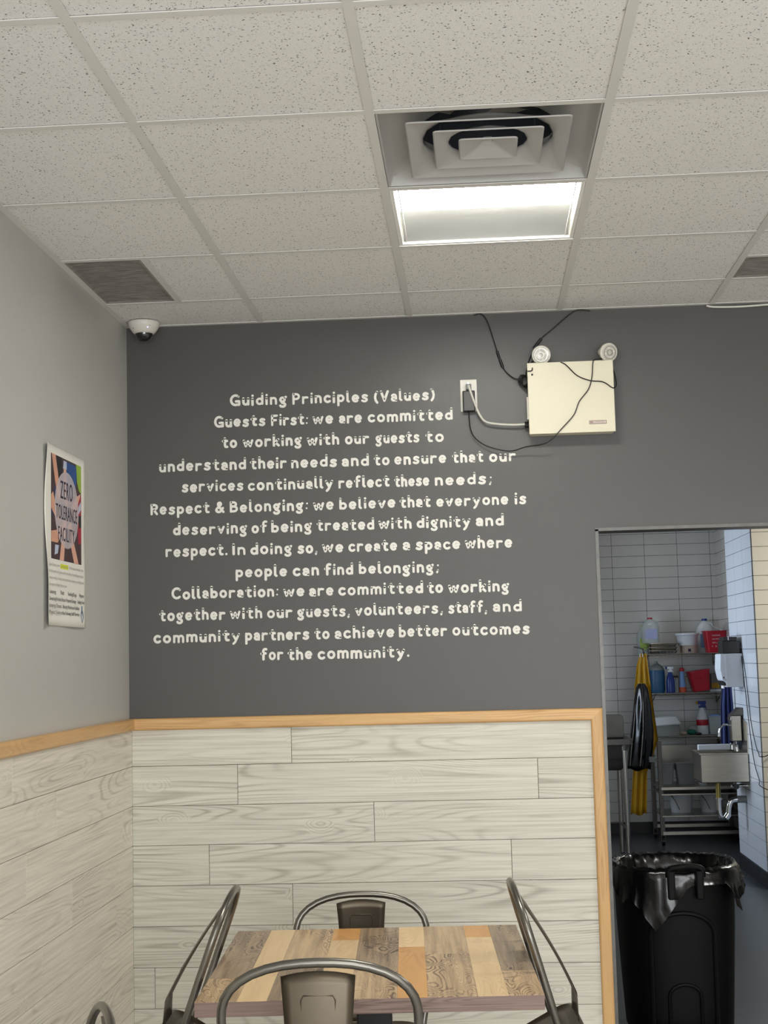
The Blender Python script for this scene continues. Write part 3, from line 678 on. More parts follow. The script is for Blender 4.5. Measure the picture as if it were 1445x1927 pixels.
ell = G(); n = 40; cy, cz = UV(.50, .50); ell.add([(.0044, cy + .146 * math.cos(2 * PI * k / n), cz + .133 * math.sin(2 * PI * k / n)) for k in range(n)], [tuple(range(n))])
ell.v = [(px_(IY0, 2.1) + .0014, v[1], v[2]) for v in ell.v]
obj('oval_veil', ell, 'veil', pic, fix=False)
def ptext(par, name, s, y0, y1, z, h, m, off=.0017, bold=0):
    g = G(); tv, tf = text_geo(s, 1.16 if name == 'title_word' else 1.0)
    for dy in ((-bold, 0, bold) if bold else (0,)):
        g.add([(px_(y0, z) + off + abs(dy) * .02 + dy * .01, y0 + u * (y1 - y0) + dy, z + v * h) for u, v in tv], tf)
    return obj(name, g, m, par, fix=False)
ptext(pic, 'title_word', 'ZERO', -.972, -.826, 2.185, .062, 'print_dark', bold=.0010)
ptext(pic, 'title_word', 'TOLERANCE', -1.025, -.770, 2.113, .050, 'print_dark', bold=.0010)
ptext(pic, 'title_word', 'FACILITY', -.998, -.804, 2.040, .048, 'print_dark', bold=.0010)
obj('highlight_mark', G().add([(px_(-1, 1.95) + .0007, y, z) for y, z in ((-.972, 1.944), (-.878, 1.944), (-.878, 1.960), (-.972, 1.960))], [(0, 1, 2, 3)]), 'print_yellow', P_, fix=False)
for s, y0, y1, z in (('Guest Centre is now a', -1.105, -.982, 1.948), ('Zero Tolerance facility', -.966, -.884, 1.948), ('of the rules and conduct in this', -.868, -.69, 1.948),
                     ('for the benefit of all guests and for the safety of the staff please note that', -1.105, -.69, 1.926),
                     ('we are working to reduce harm and to treat everyone in our building with', -1.105, -.69, 1.904),
                     ('the respect and dignity they are owed.', -1.105, -.9, 1.882)):
    ptext(P_, 'paragraph_text', s, y0, y1, z, .010, 'print_soft', .0009)
for s, y0, y1, z in (('Loitering', -1.10, -1.03, 1.856), ('Theft', -.975, -.93, 1.856), ('Smoking/Drugs', -.885, -.78, 1.856), ('Weapons', -.745, -.685, 1.856),
                     ('Swearing/Verbal Abuse', -1.105, -.92, 1.833), ('Property Damage', -.905, -.785, 1.833), ('Stealing Food', -.765, -.682, 1.833),
                     ('Uttering Threats', -1.115, -.975, 1.810), ('Abusing Washroom Facilities', -.95, -.745, 1.810),
                     ('Physical Violence', -1.12, -.97, 1.788), ('Not Following Staff Direction', -.95, -.745, 1.788)):
    ptext(P_, 'list_text', s, y0, y1, z, .0125, 'print_grey', .0018, bold=.0003)
g = G(); lg = []
for k in range(15):
    t = k / 14; lg.append((-.715 + .013 * math.sin(t * PI * 1.0) * (1 if t < .75 else .3), 1.760 + .062 * t))
for sgn in (1, -1):
    P = [(px_(-.7, 1.8) + .0012, -.712 + sgn * .013 * math.sin(min(1, k / 9) * PI), 1.765 + .06 * k / 12) for k in range(13)]
    g.tube(P, .0022, 5)
g.box(px_(-.7, 1.8), px_(-.7, 1.8) + .001, -.728, -.700, 1.751, 1.758)
obj('emblem', g, 'print_blue', P_)

# ================================================================== TABLE
TB = thing('dining_table', 'square dining table with patchwork wooden board top', 'table', (1.0765, -1.515, 0), math.radians(2.8))
hw, hd = .447, .482
top = obj('tabletop', G().box(-hw, hw, -hd, hd, .712, .7493), 'edge', TB, bevel=.001)
# boards: strip bounds (fraction of width), with cuts along the depth (0 far .. 1 near)
fb = [0, .121, .207, .347, .443, .58, .668, .811, .899, 1.0]
cuts = [[(0, .72, 'tw_brown'), (.72, 1, 'tw_tan')], [(0, .7, 'tw_light'), (.7, 1, 'tw_light')], [(0, .55, 'tw_tan'), (.55, 1, 'tw_brown')], [(0, .2, 'tw_orange'), (.2, 1, 'tw_light')],
        [(0, .66, 'tw_brown'), (.66, 1, 'tw_tan')], [(0, .33, 'tw_light'), (.33, 1, 'tw_orange')], [(0, .45, 'tw_tan'), (.45, 1, 'tw_tan')], [(0, .2, 'tw_orange'), (.2, .6, 'tw_light'), (.6, 1, 'tw_light')], [(0, .7, 'tw_brown'), (.7, 1, 'tw_tan')]]
for i, cs in enumerate(cuts):
    for a, b, m_ in cs:
        xa, xb = -hw + 2 * hw * fb[i], -hw + 2 * hw * fb[i + 1]; ya, yb = hd - 2 * hd * b, hd - 2 * hd * a
        o = obj('board', G().box(-(xb - xa) / 2 + .0002, (xb - xa) / 2 - .0002, -(yb - ya) / 2 + .0002, (yb - ya) / 2 - .0002, 0, .0012), m_, TB)
        o.location = ((xa + xb) / 2, (ya + yb) / 2, .7493)
obj('column', G().box(-.05, .05, -.05, .05, .02, .70), 'black_metal', TB, bevel=.004)
obj('top_bracket', G().box(-.2, .2, -.03, .03, .697, .712).box(-.03, .03, -.2, .2, .697, .712), 'black_metal', TB)
obj('base', G().box(-.28, .28, -.035, .035, 0, .025).box(-.035, .035, -.28, .28, 0, .025), 'black_metal', TB, bevel=.004)

# ================================================================== CHAIRS
def make_chair(label):
    """sheet-metal cafe chair, facing +y, back hoop at -y"""
    t = thing('metal_chair', label, 'chair', (0, 0, 0), 0, 'gunmetal metal chairs around the table')
    # seat: dished square with rolled rim
    def ssq(h, z, r, sh=0): return [(x, y + sh, z) for x, y, z_ in sq(h, 0, r, 7)]
    g = G().loft([[(x, y - .035, z) for x, y, _ in sq(h, 0, r, 7)] for h, z, r in ((.155, .444, .05), (.170, .446, .06), (.180, .452, .065), (.187, .450, .07), (.190, .440, .07), (.188, .420, .07), (.184, .418, .07), (.182, .440, .066), (.15, .438, .05))], caps=False)
    g.add([(x, y - .035, .444) for x, y, _ in sq(.155, 0, .05, 7)], [tuple(range(28))])
    obj('seat', g, 'gun_sheet', t, smooth=True)
    # hoop
    top_z, wr = .87, .222
    def hy(z): return -.15 - (z - .45) * .215
    pts = [(-wr + .025, -.15, .43), (-wr + .012, hy(.5), .5), (-wr + .004, hy(.58), .58), (-wr, hy(.66), .66), (-wr, hy(.73), .73)]
    n = 18; zc = .745
    for k in range(n + 1):
        a = PI - PI * k / n; q = (abs(math.cos(a)) ** 2.35 + abs(math.sin(a)) ** 2.35) ** (-1 / 2.35)
        z = zc + (top_z - zc) * q * math.sin(a); pts.append((wr * q * math.cos(a), hy(z), z))
    pts += [(-p[0], p[1], p[2]) for p in pts[4::-1]]
    obj('back_hoop', G().tube(pts, .0108, 12), 'gun', t, smooth=True)
    # splat
    rings = []; rows = 14
    for k in range(rows + 1):
        s = k / rows; z = .853 - (.853 - .452) * s
        y = -.237 - .004 * s; y -= .012 * math.sin(s * PI)
        if s > .86: y += (s - .86) * .18
        hwid = .084 - .022 * min(1, s * 1.25) + (.02 * max(0, s - .8) / .2)
        row = []
        for i in range(9):
            u = -1 + 2 * i / 8; zz = z - (.012 * u * u if k == 0 else .012 * u * u * max(0, 1 - s * 6))
            row.append((hwid * u, y - .006 * (1 - u * u), zz))
        rings.append(row)
    sp = obj('splat', G().loft(rings, closed_ring=False, caps=False), 'gun_sheet', t, smooth=True, fix=False)
    m_ = sp.modifiers.new('solid', 'SOLIDIFY'); m_.thickness = .002; m_.offset = 0
    # embossed outline on the splat (both faces)
    P = []
    for (u, v) in [(-.038, .62), (-.040, .790), (-.034, .800), (.034, .800), (.040, .790), (.038, .62), (.034, .60), (-.034, .60), (-.038, .62)]:
        s = (.853 - v) / .401; y = -.237 - .004 * s - .012 * math.sin(s * PI) - .006 * (1 - (u / .07) ** 2); P.append((u * (1 - .25 * s), y, v))
    obj('embossed_panel', G().tube(P, .0026, 6), 'gun_sheet', sp, smooth=True)
    # folded channel legs
    for sx in (-1, 1):
        for sy in (-1, 1):
            a = Vector((sx * .160, sy * .150 - .015, .44)); b = Vector((sx * .210, sy * .205 - .015, 0))
            rings = []
            for p, wd in ((a, .030), (b, .016)):
                rings.append([(p.x + sx * wd * .5, p.y - sy * wd, p.z), (p.x + sx * wd * .5, p.y + sy * wd * .5, p.z), (p.x - sx * wd, p.y + sy * wd * .5, p.z), (p.x - sx * wd, p.y + sy * (wd * .5 - .006), p.z), (p.x + sx * (wd * .5 - .006), p.y + sy * (wd * .5 - .006), p.z), (p.x + sx * (wd * .5 - .006), p.y - sy * wd, p.z)])
            lg_ = obj('leg', G().loft(rings), 'gun', t)
            obj('foot_cap', G().lathe([(.001, 0), (.014, 0), (.014, .012), (.011, .02), (.001, .02)], (b.x, b.y, 0), 12), 'black_plastic', lg_, smooth=True)
    obj('stretcher', G().box(-.19, .19, -.012, .012, .215, .221).box(-.012, .012, -.19, .19, .222, .228), 'gun', t)
    return t
def place(c, hx, hy_, hoopz, rotz, tilt=0, s=1.0):
    """put the chair so that its hoop top lands on (hx, hy_); tilt tips it forward onto its front feet"""
    lo = Matrix.Translation((0, .205, 0)) @ Matrix.Rotation(-tilt, 4, 'X') @ Matrix.Translation((0, -.205, 0)) if tilt else Matrix.Identity(4)
    top = (lo @ Vector((0, -.24, .87))) * s
    w_ = Matrix.Rotation(rotz, 4, 'Z') @ Matrix.Scale(s, 4) @ lo
    p = w_ @ Vector((0, -.24, .87))
    # feet on the floor: pivot foot corner stays at z = 0
    c.matrix_world = Matrix.Translation((hx - p.x, hy_ - p.y, .003 if tilt else 0)) @ w_
ch0 = make_chair('gunmetal metal chair nearest the camera, its back covering the table front edge')
place(ch0, 1.008, -2.33, 0, math.radians(2), math.radians(0), 1.045)
c1 = dup(ch0, 'gunmetal metal chair on the far side of the table, against the plank wall'); place(c1, .994, -.92, 0, math.radians(183), 0, .965)
c2 = dup(ch0, 'gunmetal metal chair tipped against the left side of the table'); place(c2, .682, -1.56, 0, math.radians(-87), math.radians(32), .98)
c3 = dup(ch0, 'gunmetal metal chair tipped against the right side of the table'); place(c3, 1.480, -1.50, 0, math.radians(93), math.radians(28), .975)
c4 = dup(ch0, 'gunmetal metal chair cut off at the bottom left, beside the left wall'); place(c4, .552, -2.50, 0, math.radians(111), 0, .97)

# ================================================================== KITCHEN
def tiled(name, origin, du, nrm, cols, rows, tw, th, m, z0, group_parent_mat='grout', skipf=None):
    """wall slab with individual tiles; du = unit vector along the wall"""
    du = Vector(du); nrm = Vector(nrm); o0 = Vector(origin)
    W = cols * tw
    a = o0; b = o0 + du * W; back = -nrm * .08
    g = G(); pts = [a, b, b + back, a + back]
    g.loft([[(p.x, p.y, 0) for p in pts], [(p.x, p.y, H) for p in pts]])
    wall = struct(name, g, 'grout')
    hw_, hh = tw / 2 - .0016, th / 2 - .0016
    rot = Matrix(((du.x, -nrm.x, 0), (du.y, -nrm.y, 0), (0, 0, 1))).to_4x4()
    first = None
    for r in range(rows):
        for c in range(cols):
            if first is None:
                first = obj('tile', G().box(-hw_, hw_, -.006, 0, -hh, hh), m, wall); o = first
            else: o = first.copy(); C.objects.link(o)
            p = o0 + du * ((c + .5) * tw); mtx = Matrix.Translation((p.x, p.y, z0 + (r + .5) * th)) @ rot
            o.parent = wall; o.matrix_world = mtx
    return wall
TH = .1003
z00 = 2.586 - 25 * TH     # tile course grid on the far wall
tiled('wall_kitchen_back', (2.662 - 3 * .2953, KY, 0), (1, 0, 0), (0, -1, 0), 7, 28, .2953, TH, 'ktile', z00)
tiled('wall_kitchen_niche', (3.60, 5.3, 0), (0, 1, 0), (-1, 0, 0), 7, 28, .307, TH, 'ktile', z00)
tiled('wall_kitchen_side', (3.32, 4.285, 0), (0, 1, 0), (-1, 0, 0), 3, 27, .338, TH, 'ktile_b', .11)
tiled('wall_kitchen_right', (3.32, 4.28, 0), (1, 0, 0), (0, -1, 0), 4, 27, .3, TH, 'ktile_c', .11)
struct('baseboard_kitchen', G().box(1.7, 3.6, KY - .018, KY - .006, 0, .1).box(3.305, 3.3195, 4.27, 5.3, 0, .108).box(3.305, 4.6, 4.255, 4.272, 0, .108), 'cove')
struct('ceiling_kitchen', G().box(.6, XR, WT, KY + .3, H, H + .05), 'plain_wall')
struct('wall_kitchen_far', G().box(.6, 1.78, KY, KY + .1, 0, H), 'plain_wall')

# --- wire shelves
def wshelf(x0, x1, y0, y1, z, label):
    t = thing('wire_shelf', label, 'shelf', ((x0 + x1) / 2, (y0 + y1) / 2, z), 0, 'wire shelves on the far kitchen wall')
    hx, hy_ = (x1 - x0) / 2, (y1 - y0) / 2
    g = G()
    for y in (-hy_, hy_):
        g.tube([(-hx, y, -.004), (hx, y, -.004)], .004, 6); g.tube([(-hx, y, -.028), (hx, y, -.028)], .003, 6)
    for x in (-hx, hx): g.tube([(x, -hy_, -.004), (x, hy_, -.004)], .004, 6)
    obj('frame', g, 'steel', t, smooth=True)
    g = G(); n = 22
    for k in range(n): x = -hx + 2 * hx * (k + .5) / n; g.tube([(x, -hy_, -.002), (x, hy_, -.002)], .0018, 4)
    o = obj('wire', g, 'steel', t); o['kind'] = 'stuff'
    g = G(); n = 18; P = [(-hx + 2 * hx * k / n, -hy_, -.006 if k % 2 else -.027) for k in range(n + 1)]; g.tube(P, .002, 4)
    obj('zigzag_wire', g, 'steel', t)
    for x in (-hx * .9, hx * .9): obj('bracket', G().tube([(x, hy_, -.10), (x, hy_, -.005), (x, -hy_ * .6, -.012), (x, hy_, -.10)], .005, 6), 'steel_dk', t)
    return t
SY0, SY1 = 7.03, 7.43
wshelf(2.88, 3.56, SY0, SY1, 1.592, 'topmost wire shelf in the kitchen, holding jugs and a white tub')
wshelf(2.93, 3.57, SY0, SY1, 1.250, 'middle wire shelf in the kitchen, holding blue bottles and a red bucket')
wshelf(2.93, 3.57, SY0, SY1, .878, 'lowest wire shelf in the kitchen, under the white spray bottle')
# --- kitchen props
def jug(name, label, x, y, z, w_, h, body, cap, d=None, handle=True, lab=None, cat='jug'):
    t = thing(name, label, cat, (x, y, z)); d = d or w_
    obj('body', G().lathe([(.001, 0), (w_ * .48, 0), (w_ * .5, .01), (w_ * .5, h * .62), (w_ * .42, h * .76), (w_ * .2, h * .90), (w_ * .13, h * .93), (w_ * .13, h * .95), (.001, h * .95)], n=20, pw=3, sy=d / w_), body, t, smooth=True)
    obj('cap', G().lathe([(.001, h * .94), (w_ * .15, h * .94), (w_ * .15, h), (.001, h)], n=14), cap, t, smooth=True)
    if handle: obj('handle', G().tube(smooth_pts([(w_ * .12, -d * .1, h * .88), (w_ * .36, -d * .12, h * .84), (w_ * .47, -d * .12, h * .66), (w_ * .46, -d * .1, h * .5)], 4), w_ * .055, 8), body, t, smooth=True)
    if lab: obj('label', G().box(-w_ * .33, w_ * .33, -d * .52, -d * .5, h * .16, h * .55), lab, t)
    return t
jug('vinegar_jug', 'clear jug with red cap and lilac label on top shelf', 2.948, 7.18, 1.592 + .098, .155, .225, 'clear', 'red', lab='lilac')
jug('soap_jug', 'pale jug with lime liquid at left end of top shelf', 2.862 + .045, 7.36, 1.592, .12, .26, 'clear', 'green_l', lab='green_l')
jug('bleach_jug', 'white jug with blue cap behind the upper red bucket', 3.455, 7.352, 1.592, .16, .305, 'white_b', 'blue_b', d=.13, lab='skyblue')
for k in range(3):
    nm = ['bottom', 'middle', 'top'][k]
    z = 1.592 + k * .031
    t = thing('metal_pan', '%s steel pan of the stack of three on the top shelf' % nm, 'pan', (3.045, 7.2, z), 0, 'steel pans stacked on the top shelf')
    obj('body', G().loft([sq(.100, 0, .02), sq(.112, .028, .022), sq(.124, .029, .026), sq(.124, .031, .026), sq(.108, .0305, .022), sq(.098, .002, .02)], caps=True).xf(Matrix.Scale(1.12, 4, (1, 0, 0))), 'steel', t, smooth=True)
t = thing('white_tub', 'white plastic tub nested in a printed pail on top shelf', 'tub', (3.272, 7.2, 1.592 + .07))
obj('body', G().lathe([(.001, 0), (.080, 0), (.094, .085), (.100, .087), (.102, .098), (.096, .1)], n=28), 'white_b', t, smooth=True)
obj('lid', G().lathe([(.103, .09), (.106, .092), (.106, .104), (.1, .108), (.001, .106)], n=28), 'white_b', t, smooth=True)
t = thing('printed_pail', 'beige printed pail under the white tub on top shelf', 'pail', (3.285, 7.2, 1.592))
obj('body', G().lathe([(.001, 0), (.074, 0), (.078, .068), (.08, .07), (.075, .07), (.001, .069)], n=28), 'kraft', t, smooth=True)
obj('label', G().box(-.02, .005, -.0795, -.077, .015, .04), 'print_dark', t)
def bucket(label, x, y, z, w_, h, tilt=0, bail=None, group='red buckets on the kitchen shelves', text=False):
    t = thing('red_bucket', label, 'bucket', (x, y, z), 0, group)
    if tilt: t.rotation_euler = (0, tilt, 0)
    obj('body', G().loft([sq(w_ * .36, 0, .02), sq(w_ * .47, h, .025), sq(w_ * .5, h, .03), sq(w_ * .5, h + .006, .03), sq(w_ * .455, h + .006, .025), sq(w_ * .34, .006, .02)]), 'red', t, smooth=True)
    obj('handle', G().tube(smooth_pts(bail, 5), .0035, 6), 'white_b' if text else 'red', t, smooth=True)
    if text:
        g = G(); 
        for k, s in enumerate(('SANITIZING', 'SOLUTION', '200 ppm', '1 2 3')):
            tv, tf = text_geo(s); zz = h * (.78 - .17 * k); yy = -w_ * (.36 + .11 * (zz / h)) - .0015
            g.add([(-.035 + u * .07, yy, zz + v * .011) for u, v in tv], tf)
        obj('marking', g, 'white_b', t, fix=False)
    return t
bucket('red square bucket with white printing, end of the top shelf', 3.503, 7.14, 1.592, .205, .186, bail=[(-.09, 0, .18), (-.06, .0, .215), (-.03, .02, .24), (.02, .03, .22), (.09, 0, .18)], text=True)
b2 = bucket('red square bucket tilted on the middle shelf', 3.372, 7.2, 1.2505, .20, .175, bail=[(-.09, -.02, .17), (-.06, -.1, .15), (-.02, -.105, .12), (.0, -.11, .10), (.05, -.105, .13), (.09, -.02, .17)])
b2.rotation_euler = (0, math.radians(-7), 0); b2.location.z += .009
t = thing('teal_jug', 'large teal jug with grey shoulder on the middle shelf', 'jug', (2.992, 7.2, 1.250))
obj('body', G().lathe([(.001, 0), (.062, 0), (.068, .02), (.069, .18), (.066, .2), (.001, .2)], n=22, pw=2.8), 'teal_b', t, smooth=True)
obj('shoulder', G().lathe([(.066, .199), (.066, .21), (.05, .235), (.02, .255), (.012, .26), (.012, .278), (.001, .278)], n=22), 'grey_b', t, smooth=True)
def spray(label, x, y, z, h, body, trig, nose, lab=None, w_=.06):
    t = thing('spray_bottle', label, 'spray bottle', (x, y, z))
    obj('body', G().lathe([(.001, 0), (w_ * .5, 0), (w_ * .52, .01), (w_ * .5, h * .45), (w_ * .38, h * .6), (w_ * .2, h * .74), (w_ * .19, h * .78), (.001, h * .78)], n=18, sy=.75), body, t, smooth=True)
    tr = obj('trigger', G().box(-w_ * .28, w_ * .28, -.012, .012, h * .77, h * .84).box(-w_ * .34, w_ * .38, -.012, .012, h * .88, h * .97).box(-w_ * .12, w_ * .2, -.012, .012, h * .83, h * .9).add([(w_ * .22, -.005, h * .88), (w_ * .3, -.005, h * .88), (w_ * .45, -.005, h * .74), (w_ * .38, -.005, h * .73), (w_ * .22, .005, h * .88), (w_ * .3, .005, h * .88), (w_ * .45, .005, h * .74), (w_ * .38, .005, h * .73)], [(0, 1, 2, 3), (7, 6, 5, 4), (0, 4, 5, 1), (1, 5, 6, 2), (2, 6, 7, 3), (3, 7, 4, 0)]), trig, t, bevel=.002)
    obj('nozzle', G().tube([(-w_ * .34, 0, h * .93), (-w_ * .5, 0, h * .93)], .011, 8), nose, tr)
    if lab: obj('label', G().lathe([(w_ * .515, h * .26), (w_ * .525, h * .27), (w_ * .525, h * .42), (w_ * .515, h * .43)], n=18, sy=.76), lab, t, smooth=True)
spray('dark blue spray bottle with white head beside the teal jug', 3.098, 7.12, 1.250, .235, 'blue_b', 'white_b', 'blue_b', w_=.075)
for k, (x, l_) in enumerate(((3.142, 'clear flip-top bottle right of the dark blue spray bottle'), (3.165, 'clear flip-top bottle left of the red-capped bottle'))):
    t = thing('clear_bottle', l_, 'bottle', (x, 7.2, 1.250), 0, 'clear small bottles on the middle shelf')
    obj('body', G().lathe([(.001, 0), (.014, 0), (.015, .1), (.007, .125), (.007, .135), (.001, .135)], n=12), 'clear', t, smooth=True)
    obj('cap', G().lathe([(.001, .13), (.01, .13), (.011, .145), (.001, .15)], n=12), 'black_plastic', t, smooth=True)
t = thing('cleaner_bottle', 'sky blue bottle with red cap and orange foot', 'bottle', (3.208, 7.17, 1.250))
obj('body', G().lathe([(.030, .045), (.026, .09), (.018, .17), (.017, .185), (.001, .185)], n=16, sy=.8), 'skyblue', t, smooth=True)
obj('foot', G().lathe([(.001, 0), (.032, 0), (.032, .03), (.029, .047), (.001, .047)], n=16, sy=.8), 'orange', t, smooth=True)
obj('cap', G().lathe([(.001, .183), (.02, .184), (.022, .2), (.018, .212), (.001, .217)], n=16), 'red', t, smooth=True)
t = thing('carton', 'small carton with yellow label behind the towel dispenser', 'box', (3.498, 7.25, 1.250))
obj('body', G().box(-.03, .04, -.04, .04, .02, .16), 'grey_b', t, bevel=.003); obj('label', G().box(-.03, .04, -.043, -.0401, .03, .075), 'yellow', t); obj('tray', G().box(-.045, .05, -.05, .05, 0, .02), 'white_b', t)
# lowest shelf
t = thing('overturned_tub', 'grey-white rectangular tub upside down on lowest shelf', 'tub', (3.045, 7.2, .878))
obj('body', G().loft([sq(.12, 0, .02), sq(.105, .135, .02), sq(.09, .142, .02)]), 'grey_b', t, smooth=True)
obj('lid', G().loft([sq(.125, .09, .02), sq(.13, .1, .02), sq(.10, .16, .03), sq(.06, .168, .03)]).xf(Matrix.Rotation(math.radians(-3), 4, 'Y')), 'white_b', t, smooth=True)
def blob(seed, r, n=10, sz=.6):
    rr = random.Random(seed); g = G(); rings = []
    for j in range(n + 1):
        a = PI * j / n; rings.append([(r * math.sin(a) * (1 + rr.uniform(-.12, .12)) * math.cos(2 * PI * k / 14) + 1e-4 * k, r * math.sin(a) * (1 + rr.uniform(-.12, .12)) * math.sin(2 * PI * k / 14), r * sz * (1 - math.cos(a)))for k in range(14)])
    return g.loft(rings)
def lump(name, label, cat, x, y, z, seed, r, m, sz=.6): o = obj(name, blob(seed, r, sz=sz), m, smooth=True); o.location = (x, y, z); return tag(o, label, cat)
lump('rag', 'crumpled yellowish rag beside the green scourer', 'rag', 3.185, 7.1, .878, 3, .036, 'kraft', .5)
lump('scourer', 'dark green scourer pad on the lowest shelf', 'sponge', 3.26, 7.12, .878, 4, .042, 'green', .6)
lump('plastic_bag', 'crumpled pale plastic bag behind the white spray bottle', 'bag', 3.300, 7.27, .878, 6, .045, 'clear', .9)
lump('black_sponge', 'small black sponge in front of the pale plastic bag', 'sponge', 3.315, 7.085, .878, 8, .03, 'black_plastic', .4)
spray('white spray bottle with red label and blue trigger', 3.372, 7.2, .878, .30, 'white_b', 'blue_b', 'yellow', 'red', w_=.1)
t = thing('clear_container', 'clear square container of bread with blue lid', 'container', (3.478, 7.2, .878))
obj('body', G().loft([sq(.045, 0, .01), sq(.054, .15, .012), sq(.058, .152, .012), sq(.058, .158, .012)]), 'clear', t, smooth=True)
obj('lid', G().loft([sq(.05, .158, .012), sq(.03, .172, .012)]), 'skyblue', t)
tag(obj('bread_roll', blob(9, .036, sz=.95).xf(Matrix.Translation((3.478, 7.2, .882))), 'tan', smooth=True), 'round tan bread roll inside the clear container', 'bread')
# --- steel work cart
t = thing('steel_cart', 'stainless steel kitchen cart on casters under the wire shelves', 'cart', (3.24, 6.86, 0))
CX0, CX1, CY0, CY1 = -.33, .33, -.26, .26
for x in (CX0, CX1):
    for y in (CY0, CY1): obj('post', G().box(x - .018, x + .018, y - .018, y + .018, .10, .86 if x < 0 else .74), 'steel_dk', t, bevel=.002)
for z, nm, th_ in ((.48, 'shelf', .025), (.425, 'shelf', .014), (.245, 'shelf', .012), (.115, 'bottom_rail', .03)):
    obj(nm, (G().box(CX0, CX1, CY0 - .02, CY1 + .02, z - th_, z) if nm == 'shelf' else G().box(CX0, CX1, CY0 - .02, CY0 + .01, z - th_, z).box(CX0, CX1, CY1 - .01, CY1 + .02, z - th_, z)), 'steel', t, bevel=.002)
obj('end_bracket', G().box(-.42, -.37, -.285, -.265, .69, .735), 'grey_b', t, bevel=.002); obj('end_arm', G().box(-.37, -.31, -.275, -.265, .70, .72), 'steel_dk', t)
for x in (CX0, CX1):
    for y in (CY0, CY1):
        cs = obj('caster', G().tube([(x - .012, y, .035), (x + .012, y, .035)], .035, 16), 'black_plastic', t, smooth=True)
        obj('fork', G().box(x - .018, x - .014, y - .015, y + .015, .03, .085).box(x + .014, x + .018, y - .015, y + .015, .03, .085).box(x - .018, x + .018, y - .015, y + .015, .083, .1), 'steel_dk', cs)
tag(obj('splash_panel', G().box(2.99, 3.58, 7.434, 7.444, .56, .77), 'steel'), 'stainless splash panel on the tiled wall behind the cart', 'panel')
for x, r, l_ in ((3.105, .100, 'round white bin on the lower cart shelf, left one'), (3.36, .100, 'round white bin on the lower cart shelf, behind the drain pipe')):
    t = thing('white_bin', l_, 'bin', (x, 6.84, .246), 0, 'white bins on the lower cart shelf')
    obj('body', G().lathe([(.001, 0), (r * .86, 0), (r, .145), (r * 1.04, .147), (r * 1.04, .155), (r * .95, .155), (r * .82, .006), (.001, .006)], n=24), 'white_b', t, smooth=True)
    obj('handle', G().tube([(-r * .9, -.05, .15), (-r * .6, -r - .006, .10), (-r * .3, -r - .004, .03)], .003, 6), 'steel_dk', t)
for x, w_, l_ in ((2.995, .062, 'pale storage box at the left end of the upper cart shelf'), (3.155, .082, 'pale storage box in the middle of the upper cart shelf')):
    tag(obj('storage_box', G().loft([sq(w_ * .8, 0, .012), sq(w_, .17, .014), sq(w_ * 1.06, .172, .014), sq(w_ * 1.06, .182, .014)]).xf(Matrix.Translation((x, 6.88, .4805))), 'grey_b', smooth=True), l_, 'box', 'storage boxes on the upper cart shelf')
t = thing('white_bottle', 'white bottle with dark blue cap behind the hand sink', 'bottle', (3.292, 6.82, .4805))
obj('body', G().lathe([(.001, 0), (.035, 0), (.036, .13), (.015, .17), (.001, .17)], n=16), 'white_b', t, smooth=True); obj('cap', G().lathe([(.001, .165), (.02, .166), (.02, .2), (.001, .2)], n=12), 'blue_b', t, smooth=True)

# --- aprons
def cloth(x0s, y, zs, amp, folds, ph=0, th=.006, ny=None):
    """hanging cloth: list of (z, xleft, xright)"""
    g = G(); rings = []
    n = 28
    for z, a, b in zs:
        row = []
        for k in range(n + 1):
            u = k / n; row.append((a + (b - a) * u, y + amp * math.sin(u * folds * 2 * PI + ph) * min(1, (zs[0][0] - z) / .2 + .15), z + .01 * math.sin(u * 9 + ph) * (1 if z == zs[-1][0] else 0)))
        rings.append(row)
    return g.loft(rings, closed_ring=False, caps=False)
def densify(zs, n=5):
    out = []
    for (z0, a0, b0), (z1, a1, b1) in zip(zs[:-1], zs[1:]):
        for k in range(n): t = k / n; out.append((z0 + (z1 - z0) * t, a0 + (a1 - a0) * t, b0 + (b1 - b0) * t))
    out.append(zs[-1]); return out
def hang(name, label, cat, zs, y, amp, folds, m, ph=0):
    o = obj(name, cloth(0, y, densify(zs), amp, folds, ph), m, smooth=True, fix=False)
    s = o.modifiers.new('solid', 'SOLIDIFY'); s.thickness = .004
    return tag(o, label, cat)
ap = hang('yellow_apron', 'long yellow rubber apron hanging behind the black one', 'apron', [(1.60, 2.80, 2.86), (1.50, 2.77, 2.865), (1.33, 2.745, 2.88), (1.1, 2.73, 2.90), (.86, 2.72, 2.925), (.6, 2.70, 2.82), (.24, 2.665, 2.80)], 6.76, .014, 2.6, 'yellow')
ap.name = 'yellow_apron'
obj('neck_strap', G().tube(smooth_pts([(2.862, 6.74, 1.6), (2.875, 6.73, 1.45), (2.885, 6.73, 1.2), (2.91, 6.73, .95), (2.94, 6.73, .62)], 5), (.004, .002), 6), 'black_plastic', ap)
obj('clip', G().box(2.795, 2.802, 6.735, 6.745, 1.57, 1.60).box(2.818, 2.825, 6.735, 6.745, 1.57, 1.60), 'white_b', ap)
hang('black_apron', 'glossy black vinyl apron hanging over the yellow one', 'apron', [(1.345, 2.765, 2.825), (1.30, 2.745, 2.85), (1.15, 2.72, 2.872), (.95, 2.69, 2.885), (.80, 2.665, 2.875), (.62, 2.645, 2.845)], 6.70, .016, 1.15, 'black_vinyl', .8)
tag(obj('coat_hook', G().tube([(2.83, KY - .01, 1.66), (2.83, 6.76, 1.64), (2.83, 6.72, 1.60), (2.83, 6.70, 1.62)], .006, 8), 'steel_dk', smooth=True), 'steel hook holding up the rubber aprons', 'hook')
